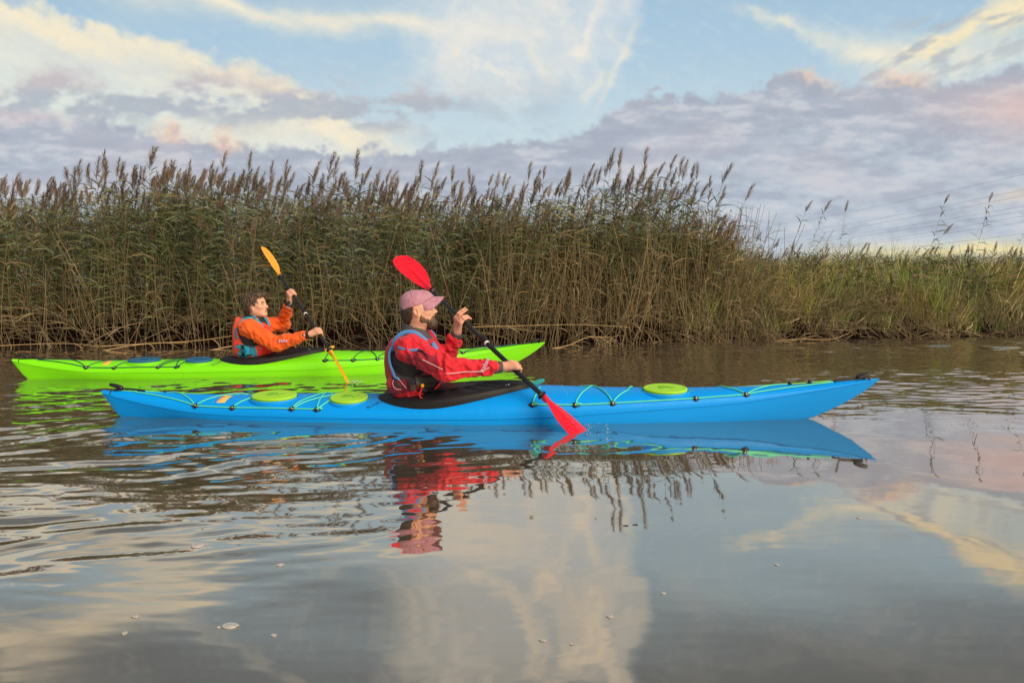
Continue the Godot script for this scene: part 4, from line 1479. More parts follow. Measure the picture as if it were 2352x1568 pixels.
# a part of a strap or piping laid on a field's surface
func laid(mb: MB, f: Field, pts: Array, w, th: float, off := 0.0, per := 6) -> void:
	var path := curve(pts, per)
	var nor := PackedVector3Array()
	var folds = f.disp
	f.disp = null  # straps lie taut over the folds
	for k in path.size():
		path[k] = f.snap(path[k], off + 0.004)
		nor.append(f.normal(path[k]))
	f.disp = folds
	mb.strap(path, nor, w, th)


func laid_tube(mb: MB, f: Field, pts: Array, r: float, off := 0.0, per := 6) -> void:
	var path := curve(pts, per)
	var folds = f.disp
	f.disp = null
	for k in path.size(): path[k] = f.snap(path[k], off + 0.005)
	f.disp = folds
	mb.tube(path, r, 7)


func hair_locks(mb: MB, f: Field, xf: Transform3D, n: int, where: Callable, col: Color, len: float, wid: float, lift: float) -> void:
	for k in n:
		var q := Vector3(rng.randfn(0, 1), rng.randfn(0, 1), rng.randfn(0, 1)).normalized()
		var flow: Vector3 = where.call(q)
		if flow == Vector3.ZERO: continue
		var p := f.snap(xf * (Vector3(-0.012, 0.034, 0) + q * Vector3(0.1, 0.09, 0.08)), 0.0)
		var c := col * rng.randf_range(0.55, 1.5)
		var path := PackedVector3Array()
		var r := PackedFloat32Array()
		var d := (xf.basis * (flow + Vector3(rng.randf_range(-0.45, 0.45), rng.randf_range(-0.35, 0.35), rng.randf_range(-0.45, 0.45)))).normalized()
		for i in 6:
			var t := i / 5.0
			path.append(p)
			r.append(wid * (0.7 + 0.6 * t if t < 0.5 else 1.0 * (1.05 - t) * 2.0) + 0.0003)
			var nrm := f.normal(p)
			d = (d - nrm * d.dot(nrm) * 0.9).normalized()
			p = f.snap(p + d * len / 5.0, lift * sin(t * PI * 0.9) + 0.001)
			d = (d + xf.basis * Vector3(0, -0.18, 0)).normalized()
		mb.tube(path, r, 5, c, 0.6)


# limbs, trunk, head and hands as one surface
func make_body(o: Node3D, j: Dictionary) -> void:
	var mb := MB.new()
	var f := Field.new()
	f.ell(j.hip, Vector3(0.12, 0.11, 0.16), Basis.IDENTITY, 0.05)
	f.ell(j.belly, Vector3(0.10, 0.15, 0.145), Basis.IDENTITY, 0.05)
	f.ell(j.chest, Vector3(0.112, 0.14, 0.160), Basis.IDENTITY, 0.05)
	f.cone(j.sr, j.sl, 0.05, 0.05, 0.04)
	f.cone(j.neck + Vector3(-0.01, -0.06, 0), j.neck + Vector3(0.005, 0.02, 0), 0.07, 0.057, 0.04)
	for q in [[j.sr, j.er, j.wr], [j.sl, j.el, j.wl]]:
		f.cone(q[0], q[1], 0.052, 0.040, 0.03)
		f.cone(q[1], q[2], 0.041, 0.027, 0.03)
	for z in [-1, 1]:
		f.cone(j.hip + Vector3(0.05, -0.03, 0.085 * z), j.hip + Vector3(0.46, 0.005, 0.10 * z), 0.075, 0.055, 0.04)
		f.cone(j.hip + Vector3(0.46, 0.005, 0.10 * z), j.hip + Vector3(0.85, -0.07, 0.075 * z), 0.052, 0.036, 0.03)
		f.cone(j.hip + Vector3(0.86, -0.075, 0.075 * z), j.hip + Vector3(0.90, 0.04, 0.08 * z), 0.036, 0.026, 0.03)
	f.mesh(mb, 0.014, func(q): return skin_color(q))
	f = Field.new()
	head(f, j.head)
	var inv: Transform3D = j.head.affine_inverse()
	f.mesh(mb, 0.0034, func(q): return head_color(inv * q, j.brow, j.shut))
	for q in [[j.hr, j.wr, j.out_r, j.open_r], [j.hl, j.wl, j.out_l, j.open_l]]:
		f = Field.new()
		hand(f, q[0], j.axis, q[1], q[2], q[3])
		f.mesh(mb, 0.0032, func(p): return skin_color(p, 0.35))
	obj("body", mb, M.skin, o)


func jacket_field(j: Dictionary) -> Field:
	var f := Field.new()
	f.ell(j.hip + Vector3(0, 0.05, 0), Vector3(0.135, 0.12, 0.17), Basis.IDENTITY, 0.05)
	f.ell(j.belly, Vector3(0.130, 0.17, 0.170), Basis.IDENTITY, 0.05)
	f.ell(j.chest, Vector3(0.138, 0.155, 0.180), Basis.IDENTITY, 0.05)
	f.cone(j.sr + Vector3(0, 0.005, -0.02), j.neck + Vector3(-0.015, -0.055, 0), 0.066, 0.066, 0.05)
	f.cone(j.sl + Vector3(0, 0.005, 0.02), j.neck + Vector3(-0.015, -0.055, 0), 0.066, 0.066, 0.05)
	for q in [[j.sr, j.er, j.wr], [j.sl, j.el, j.wl]]:
		var cuff: Vector3 = q[2] + (q[1] - q[2]).normalized() * 0.055
		f.cone(q[0], q[1], 0.078, 0.064, 0.05)
		f.ell(q[1] + Vector3(-0.005, -0.012, 0.0), Vector3(0.062, 0.060, 0.056), Basis.IDENTITY, 0.03)
		f.cone(q[1], cuff, 0.060, 0.047, 0.03)
	f.disp = func(p): return cloth_fold(p, 0.019)
	return f


func cuffs(o: Node3D, j: Dictionary, m: Material, len := 0.07) -> void:
	for q in [[j.er, j.wr], [j.el, j.wl]]:
		var d: Vector3 = (q[1] - q[0]).normalized()
		var mb := MB.new()
		mb.tube(PackedVector3Array([q[1] - d * len, q[1] - d * 0.03, q[1] - d * 0.004, q[1] + d * 0.008, q[1] + d * 0.009]), PackedFloat32Array([0.043, 0.040, 0.0375, 0.0365, 0.032]), 18)
		obj("cuff", mb, m, o)


func collar(o: Node3D, lo: Vector3, hi: Vector3, r0: float, r1: float, drop: float, m: Material) -> void:
	var p := PackedVector3Array()
	var n := 36
	for t in [[0.0, 1.0], [0.35, 1.0], [0.7, 1.0], [1.0, 1.0], [1.03, 0.95], [0.9, 0.9]]:
		for k in n:
			var a := TAU * k / n
			var r: float = lerpf(r0, r1, t[0]) * t[1]
			var c := lo.lerp(hi, t[0])
			p.append(c + Vector3(cos(a) * r * 1.08, -drop * (0.5 + 0.5 * cos(a)) * t[0] + 0.004 * sin(a * 3 + t[0] * 5), sin(a) * r))
	var mb := MB.new()
	mb.grid(p, n, 6, true)
	obj("collar", mb, m, o)


# black side panel of a vest, seen round the sleeve in the armhole
func vest_lining(vest: Node3D, j: Dictionary) -> void:
	var f := Field.new()
	f.ell(j.chest + Vector3(-0.008, 0, 0), Vector3(0.160, 0.158, 0.196), Basis.IDENTITY, 0.05)
	f.ell(j.belly, Vector3(0.150, 0.16, 0.188), Basis.IDENTITY, 0.05)
	f.plane(j.chest + Vector3(0, 0.105, 0), Vector3(0.25, 1, 0), 0.02)
	f.plane(j.chest + Vector3(0, -0.22, 0), Vector3(0, -1, 0), 0.02)
	f.disp = func(q): return cloth_fold(q, 0.004)
	var mb := MB.new()
	f.mesh(mb, 0.011, null, 0.006)
	obj("lining", mb, M.black_cloth, vest)


func ring_path(c: Vector3, rx: float, ry: float, a0: float, a1: float, n: int, dz := 0.0) -> Array:
	var out := []
	for k in n + 1:
		var a := deg_to_rad(lerpf(a0, a1, float(k) / n))
		out.append(c + Vector3(cos(a) * rx, sin(a) * ry, dz))
	return out


func buckle(mb: MB, f: Field, at: Vector3, size: Vector3, along := Vector3.RIGHT) -> void:
	var c := f.snap(at, 0.006)
	var n := f.normal(c)
	var x := (along - n * along.dot(n)).normalized()
	mb.box(c, size, Basis(x, n.cross(x), n))


func lettering(o: Node3D, called: String, text: String, f: Field, at: Vector3, along: Vector3, high: float, italic: bool, m: Material) -> void:
	var t := TextMesh.new()
	var font := SystemFont.new()
	font.font_names = PackedStringArray(["Droid Serif" if italic else "Droid Sans"])
	font.font_italic = italic
	font.font_weight = 700
	t.font = font
	t.text = text
	t.font_size = 48
	t.pixel_size = high / 36.0
	t.depth = 0.003
	var c := f.snap(at, 0.002)
	var n := f.normal(c)
	var x := (along - n * along.dot(n)).normalized()
	var node := obj(called, t, m, o)
	node.transform = Transform3D(Basis(x, n.cross(x), n), c)


func make_red_paddler(xf: Transform3D, shaft_a: Vector3, shaft_b: Vector3) -> void:
	var seat := Vector3(-0.45, 0, 0)
	var o := base("person", xf * Transform3D(Basis(), seat))
	tag(o, "person in pink cap and red jacket paddling the blue kayak with a red paddle", "person")
	var inv := o.transform.affine_inverse()
	var A := inv * shaft_a
	var B := inv * shaft_b
	var v := func(x, y, z): return Vector3(x, y, z) - seat
	var hb := Basis(Vector3.UP, 0.04) * Basis(Vector3(0, 0, 1), 0.20) * Basis.from_scale(Vector3.ONE * 0.96)
	var hr := A.lerp(B, 0.235)
	var hl := A.lerp(B, 0.69)
	var j := {"hip": v.call(-0.46, 0.10, 0), "belly": v.call(-0.46, 0.24, 0), "chest": v.call(-0.468, 0.385, 0), "neck": v.call(-0.463, 0.53, 0),
		"sr": v.call(-0.462, 0.462, 0.175), "er": v.call(-0.215, 0.348, 0.265), "sl": v.call(-0.43, 0.465, -0.18), "el": v.call(-0.30, 0.315, -0.30),
		"head": Transform3D(hb, v.call(-0.427, 0.688, 0)), "brow": Color(0.10, 0.055, 0.03), "shut": false, "hr": hr, "hl": hl, "axis": (B - A).normalized(),
		"out_r": Vector3(0.6, 0.7, 0.25), "out_l": Vector3(-0.9, 0.3, 0.2), "open_r": 0.0, "open_l": 0.9}
	j.wr = hr + Vector3(-0.088, 0.014, 0.012)
	j.wl = hl + Vector3(-0.038, -0.092, 0.0)
	# the low hand holds with its thumb towards the body, the high one likewise
	make_body(o, j)
	var f := jacket_field(j)
	var mb := MB.new()
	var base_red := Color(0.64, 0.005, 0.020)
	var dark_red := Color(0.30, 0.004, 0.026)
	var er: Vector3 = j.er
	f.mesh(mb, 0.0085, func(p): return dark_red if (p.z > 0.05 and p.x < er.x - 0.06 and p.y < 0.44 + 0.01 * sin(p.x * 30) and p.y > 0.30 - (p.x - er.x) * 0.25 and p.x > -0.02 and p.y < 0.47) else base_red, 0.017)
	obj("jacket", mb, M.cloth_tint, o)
	collar(o, v.call(-0.452, 0.480, 0), v.call(-0.446, 0.612, 0), 0.112, 0.074, 0.055, M.grey_cloth)
	cuffs(o, j, M.grey_cloth)
	mb = MB.new()
	laid_tube(mb, f, [v.call(-0.375, 0.410, 0.27), v.call(-0.31, 0.378, 0.31), v.call(-0.235, 0.348, 0.34)], 0.0028, 0.0005)
	laid_tube(mb, f, [v.call(-0.222, 0.325, 0.34), v.call(-0.10, 0.322, 0.30), v.call(-0.02, 0.328, 0.24), v.call(0.035, 0.348, 0.22)], 0.0028, 0.0005)
	obj("piping", mb, M.pale_piping, o)
	mb = MB.new()
	laid(mb, f, [v.call(-0.545, 0.478, 0.26), v.call(-0.49, 0.463, 0.30), v.call(-0.43, 0.465, 0.30), v.call(-0.392, 0.468, 0.28)], 0.014, 0.002, 0.001)
	obj("sleeve_zip", mb, M.blue_trim, o)
	mb = MB.new()
	buckle(mb, f, v.call(-0.378, 0.462, 0.28), Vector3(0.034, 0.016, 0.010), Vector3(1, -0.3, 0))
	laid_tube(mb, f, [v.call(-0.37, 0.458, 0.28), v.call(-0.35, 0.440, 0.29), v.call(-0.335, 0.428, 0.29)], 0.005, 0.003)
	obj("zip_pull", mb, M.black_plastic, o)
	mb = MB.new()
	laid(mb, f, [er + Vector3(-0.012, 0.09, 0.03), er + Vector3(-0.008, 0.04, 0.08), er + Vector3(-0.005, -0.01, 0.09), er + Vector3(-0.004, -0.06, 0.05)], 0.006, 0.002, 0.0005)
	obj("sleeve_seam", mb, M.dark_red, o)
	lettering(o, "sleeve_logo", "Palm", f, limb(er, j.wr, 0.72) + Vector3(0, 0.022, 0.08), Vector3(0.25, 0.85, 0), 0.029, true, M.lilac)
	# buoyancy vest
	var p := Field.new()
	p.ell(v.call(-0.466, 0.395, 0), Vector3(0.180, 0.165, 0.205), Basis.IDENTITY, 0.05)
	p.ell(v.call(-0.452, 0.265, 0), Vector3(0.178, 0.150, 0.208), Basis.IDENTITY, 0.08)
	p.ell(v.call(-0.550, 0.228, 0.135), Vector3(0.066, 0.062, 0.070), Basis.IDENTITY, 0.015)
	p.ell(v.call(-0.345, 0.285, 0.115), Vector3(0.065, 0.085, 0.055), Basis.IDENTITY, 0.015)
	p.ell(v.call(-0.345, 0.285, -0.115), Vector3(0.065, 0.085, 0.055), Basis.IDENTITY, 0.015)
	p.ell(v.call(-0.43, 0.600, 0), Vector3(0.140, 0.115, 0.115), Basis.IDENTITY, 0.015, 1)
	for z in [-1, 1]: p.ell(v.call(-0.470, 0.430, 0.215 * z), Vector3(0.150, 0.155, 0.115), Basis.IDENTITY, 0.010, 1)
	p.plane(v.call(-0.45, 0.158, 0), Vector3(0.05, -1, 0), 0.02)
	p.disp = func(q): return cloth_fold(q + Vector3(3, 0, 0), 0.005)
	mb = MB.new()
	var hole: Vector3 = v.call(-0.470, 0.430, 0.215)
	p.mesh(mb, 0.008, func(q):
		var e: float = ((q - Vector3(hole.x, hole.y, hole.z * signf(q.z))) / Vector3(0.150, 0.155, 0.115)).length()
		if e < 1.035: return Color(0.012, 0.012, 0.016)
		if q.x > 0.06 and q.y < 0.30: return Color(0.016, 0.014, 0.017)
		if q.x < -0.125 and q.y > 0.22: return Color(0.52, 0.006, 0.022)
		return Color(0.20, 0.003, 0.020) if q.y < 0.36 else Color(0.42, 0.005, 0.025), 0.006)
	var vest := Node3D.new()
	put(vest, "buoyancy_vest", o)
	obj("shell", mb, M.cloth_tint, vest)
	vest_lining(vest, j)
	mb = MB.new()
	laid(mb, p, ring_path(hole, 0.160, 0.168, 75, 250, 12, 0.0), 0.015, 0.008, 0.002, 4)
	obj("armhole_trim", mb, M.blue_trim, vest)
	for z in [1, -1]:
		mb = MB.new()
		laid(mb, f, [v.call(-0.610, 0.47, 0.115 * z), v.call(-0.575, 0.535, 0.120 * z), v.call(-0.50, 0.565, 0.125 * z), v.call(-0.42, 0.55, 0.125 * z), v.call(-0.37, 0.51, 0.118 * z), v.call(-0.335, 0.46, 0.11 * z)], 0.062, 0.020, 0.004, 5)
		obj("shoulder_strap", mb, M.vest_red, vest)
		mb = MB.new()
		laid(mb, f, [v.call(-0.625, 0.44, 0.150 * z), v.call(-0.590, 0.51, 0.158 * z), v.call(-0.50, 0.548, 0.165 * z), v.call(-0.42, 0.535, 0.165 * z), v.call(-0.365, 0.495, 0.155 * z)], 0.010, 0.018, 0.005, 5)
		obj("strap_trim", mb, M.blue_trim, vest)
	mb = MB.new()
	buckle(mb, f, v.call(-0.362, 0.512, 0.135), Vector3(0.012, 0.035, 0.010), Vector3(0.6, -0.8, 0))
	obj("strap_tab", mb, M.white, vest)
	mb = MB.new()
	for q in [[-0.300, 0.47, 0.09], [-0.282, 0.425, 0.085]]: mb.blob(p.snap(v.call(q[0], q[1], q[2]), 0.004), Vector3(0.014, 0.034, 0.040), 0.6, Basis(Vector3(0, 0, 1), 0.5))
	obj("chest_pad", mb, M.blue_trim, vest)
	# side pocket mouth, belt, buckles, straps, cord and ball
	mb = MB.new()
	laid(mb, p, [v.call(-0.560, 0.283, 0.24), v.call(-0.545, 0.262, 0.25), v.call(-0.520, 0.228, 0.25), v.call(-0.496, 0.196, 0.25)], PackedFloat32Array([0.006, 0.008, 0.011, 0.015, 0.018, 0.02, 0.022, 0.023, 0.024, 0.024, 0.023, 0.022, 0.020, 0.018, 0.016, 0.012, 0.010, 0.008, 0.006]), 0.002, 0.0015, 6)
	obj("pocket_mouth", mb, M.black_cloth, vest)
	mb = MB.new()
	laid_tube(mb, p, [v.call(-0.57, 0.283, 0.24), v.call(-0.563, 0.24, 0.25), v.call(-0.54, 0.205, 0.25), v.call(-0.50, 0.185, 0.25)], 0.0018, 0.001)
	laid_tube(mb, p, [v.call(-0.545, 0.287, 0.24), v.call(-0.518, 0.258, 0.25), v.call(-0.492, 0.218, 0.25), v.call(-0.48, 0.19, 0.25)], 0.0018, 0.001)
	obj("zip", mb, M.pale_piping, vest)
	mb = MB.new()
	laid(mb, p, [v.call(-0.468, 0.238, 0.25), v.call(-0.42, 0.246, 0.26), v.call(-0.37, 0.256, 0.24), v.call(-0.32, 0.266, 0.20), v.call(-0.28, 0.27, 0.1)], 0.040, 0.005, 0.003)
	obj("belt", mb, M.black_cloth, vest)
	mb = MB.new()
	buckle(mb, p, v.call(-0.392, 0.252, 0.25), Vector3(0.030, 0.046, 0.014))
	buckle(mb, p, v.call(-0.435, 0.198, 0.25), Vector3(0.034, 0.040, 0.014))
	buckle(mb, p, v.call(-0.405, 0.290, 0.25), Vector3(0.018, 0.026, 0.010))
	obj("buckle", mb, M.black_plastic, vest)
	mb = MB.new()
	laid(mb, p, [v.call(-0.432, 0.235, 0.25), v.call(-0.436, 0.205, 0.25), v.call(-0.444, 0.172, 0.25)], 0.028, 0.004, 0.003)
	laid(mb, p, [v.call(-0.405, 0.30, 0.25), v.call(-0.41, 0.27, 0.25)], 0.014, 0.004, 0.003)
	obj("adjuster_strap", mb, M.black_cloth, vest)
	mb = MB.new()
	var ball := p.snap(v.call(-0.362, 0.222, 0.23), 0.012)
	mb.blob(ball, Vector3.ONE * 0.0125)
	obj("toggle_ball", mb, M.yellow, vest)
	mb = MB.new()
	mb.tube(curve([ball, ball + Vector3(-0.006, -0.025, 0.004), ball + Vector3(-0.018, -0.055, 0.01), ball + Vector3(-0.008, -0.075, 0.012), ball + Vector3(0.003, -0.082, 0.012)], 4), PackedFloat32Array([0.004, 0.004, 0.0045, 0.005, 0.005, 0.005, 0.0045, 0.004, 0.004, 0.004, 0.004, 0.004, 0.005, 0.007, 0.009, 0.010, 0.008]), 8)
	obj("pull_cord", mb, M.tag_red, vest)
	mb = MB.new()
	laid(mb, p, [v.call(-0.295, 0.25, 0.12), v.call(-0.295, 0.215, 0.13), v.call(-0.305, 0.175, 0.135)], 0.030, 0.006, 0.006)
	obj("pull_tab", mb, M.tag_red, vest)
	# cap
	var cap := Node3D.new()
	put(cap, "cap", o)
	var H: Transform3D = j.head
	var rimf := func(a: float) -> Vector3: return Vector3(-0.012 + cos(a) * (0.107 + 0.020 * pow(maxf(cos(a), 0.0), 3)), 0.036 + 0.012 * cos(a) + 0.028 * pow(maxf(cos(a), 0.0), 4), sin(a) * 0.0885)
	var pts := PackedVector3Array()
	var nu := 48
	for t in 13:
		var th := PI / 2 * t / 12.0
		for k in nu:
			var a := TAU * k / nu
			var q: Vector3 = rimf.call(a)
			var r := pow(cos(th), 0.80)
			var crease := 1.0 - 0.012 * exp(-pow(fposmod(a + PI / 6, PI / 3) - PI / 6, 2) / 0.004) * sin(th * 1.9)
			pts.append(H * Vector3(lerpf(-0.012, q.x, r * crease) - 0.010 * sin(th), q.y + (0.140 - q.y) * sin(th) * (1.0 - 0.0), q.z * r * crease))
	mb = MB.new()
	mb.grid(pts, nu, 13, true, Color.WHITE, Vector3.UP)
	obj("crown", mb, M.cap, cap)
	mb = MB.new()
	pts = PackedVector3Array()
	for k in nu + 1: pts.append(H * (rimf.call(TAU * k / nu) as Vector3 + Vector3(0, 0.004, 0)))
	mb.tube(pts, 0.0035, 6)
	obj("hem", mb, M.cap, cap)
	mb = MB.new()
	mb.blob(H * Vector3(-0.022, 0.141, 0), Vector3(0.007, 0.005, 0.007))
	obj("button", mb, M.cap, cap)
	for s in 3:
		mb = MB.new()
		pts = PackedVector3Array()
		for t in 25:
			var th := PI * t / 24.0
			var a := s * PI / 3 + PI / 6
			if th > PI / 2: a += PI
			th = minf(th, PI - th)
			var q: Vector3 = rimf.call(a)
			var r := pow(cos(th), 0.80)
			pts.append(H * Vector3(lerpf(-0.012, q.x, r * 0.99) - 0.010 * sin(th), q.y + (0.140 - q.y) * sin(th), q.z * r * 0.99))
		mb.tube(pts, 0.0016, 5)
		obj("seam", mb, M.cap_seam, cap)
	mb = MB.new()
	pts = PackedVector3Array()
	nu = 21
	for side in [0, 1]:
		for t in 9:
			for k in nu:
				var u := 2.0 * k / (nu - 1) - 1.0
				if side == 1: u = -u
				var a := u * 1.02
				var q: Vector3 = rimf.call(a)
				var reach := 0.072 * sqrt(maxf(1.0 - pow(absf(u), 2.6), 0.0)) * t / 8.0
				pts.append(H * (q + Vector3(reach, -0.003 - reach * 0.20 - 0.050 * u * u * pow(t / 8.0, 0.8) - (0.0035 if side == 1 else 0.0), 0)))
	var ring := PackedVector3Array()
	for t in 9:
		for k in nu: ring.append(pts[t * nu + k])
		for k in nu: ring.append(pts[(9 + t) * nu + k])
	mb.grid(ring, nu * 2, 9, true)
	obj("brim", mb, M.cap, cap)
	mb = MB.new()
	var sp := PackedVector3Array()
	var sn := PackedVector3Array()
	for k in 13:
		var a := lerpf(PI - 0.95, PI + 0.95, k / 12.0)
		sp.append(H * (rimf.call(a) as Vector3 * Vector3(1.02, 1, 1.02) + Vector3(0, 0.007, 0)))
		sn.append(H.basis * Vector3(cos(a), 0, sin(a)))
	mb.strap(sp, sn, 0.018, 0.003)
	obj("strap", mb, M.cap, cap)
	mb = MB.new()
	mb.box(H * (rimf.call(PI - 0.62) as Vector3 * Vector3(1.03, 1, 1.03) + Vector3(0, 0.007, 0)), Vector3(0.008, 0.018, 0.022), H.basis * Basis(Vector3.UP, -2.5))
	obj("strap_buckle", mb, M.steel_dark, cap)
	# short dark hair under the cap and a full beard
	rng.seed = 31
	var hf := Field.new()
	hf.xf = H
	hf.ell(Vector3(-0.026, 0.012, 0), Vector3(0.0905, 0.080, 0.0785), Basis.IDENTITY, 0.02)
	hf.ell(Vector3(-0.070, -0.040, 0), Vector3(0.040, 0.045, 0.052), Basis.IDENTITY, 0.03)
	hf.plane(Vector3(0.022, 0, 0), Vector3(1, -0.1, 0), 0.01)
	hf.plane(Vector3(0, -0.085, 0), Vector3(0.15, -1, 0), 0.01)
	for z in [-1, 1]: hf.ell(Vector3(-0.004, -0.03, 0.09 * z), Vector3(0.032, 0.05, 0.03), Basis.IDENTITY, 0.008, 1)
	hf.xf = Transform3D.IDENTITY
	hf.disp = func(q): return nz.get_noise_3d(q.x * 5200, q.y * 3600, q.z * 5200) * 0.003
	mb = MB.new()
	hf.mesh(mb, 0.0036, func(q): return Color(0.045, 0.028, 0.018) * (1.0 + 0.8 * nz.get_noise_3d(q.x * 6000, q.y * 3000, q.z * 6000)), 0.003)
	obj("hair", mb, M.hair, o)
	var bf := Field.new()
	bf.xf = H
	for z in [-1, 1]:
		bf.cone(Vector3(0.010, -0.012, 0.064 * z), Vector3(0.016, -0.060, 0.060 * z), 0.010, 0.015, 0.02)
		bf.cone(Vector3(0.014, -0.058, 0.056 * z), Vector3(0.066, -0.100, 0.024 * z), 0.019, 0.021, 0.025)
		bf.cone(Vector3(0.055, -0.068, 0.040 * z), Vector3(0.078, -0.082, 0.024 * z), 0.013, 0.013, 0.02)
		bf.cone(Vector3(0.098, -0.0485, 0.003 * z), Vector3(0.080, -0.060, 0.029 * z), 0.0075, 0.0075, 0.010)
		bf.cone(Vector3(0.080, -0.060, 0.029 * z), Vector3(0.074, -0.085, 0.027 * z), 0.008, 0.011, 0.014)
	bf.ell(Vector3(0.074, -0.106, 0), Vector3(0.030, 0.026, 0.036), Basis.IDENTITY, 0.025)
	bf.ell(Vector3(0.055, -0.118, 0), Vector3(0.030, 0.018, 0.036), Basis.IDENTITY, 0.025)
	bf.ell(Vector3(0.094, -0.0655, 0), Vector3(0.020, 0.0100, 0.020), Basis.IDENTITY, 0.006, 1)
	bf.xf = Transform3D.IDENTITY
	bf.disp = func(q): return nz.get_noise_3d(q.x * 6200, q.y * 4200, q.z * 6200) * 0.004
	mb = MB.new()
	bf.mesh(mb, 0.0034, func(q):
		var g := inv_y(H, q)
		return Color(0.115, 0.062, 0.033).lerp(Color(0.055, 0.030, 0.018), sstep(-0.06, -0.11, g)) * (1.0 + 0.9 * nz.get_noise_3d(q.x * 6000, q.y * 3500, q.z * 6000)), 0.004)
	obj("beard", mb, M.hair, o)
	# ring on the high hand
	mb = MB.new()
	var C: Vector3 = ((j.wl - hl) - j.axis * (j.wl - hl).dot(j.axis)).normalized() * -1.0
	var Bv: Vector3 = j.axis.cross(C).normalized()
	if Bv.dot(j.out_l) < 0: Bv = -Bv
	var rc: Vector3 = hl + j.axis * 0.0 - j.axis * 0.010 + (Bv * cos(0.28) + C * sin(0.28)) * 0.041
	var rp := PackedVector3Array()
	for k in 17:
		var a := TAU * k / 16.0
		rp.append(rc + (j.axis * cos(a) + (Bv * cos(0.25) + C * sin(0.25)) * sin(a)) * 0.0112)
	mb.tube(rp, 0.0019, 6)
	obj("ring", mb, M.steel, o)


func inv_y(H: Transform3D, q: Vector3) -> float:
	return (H.affine_inverse() * q).y


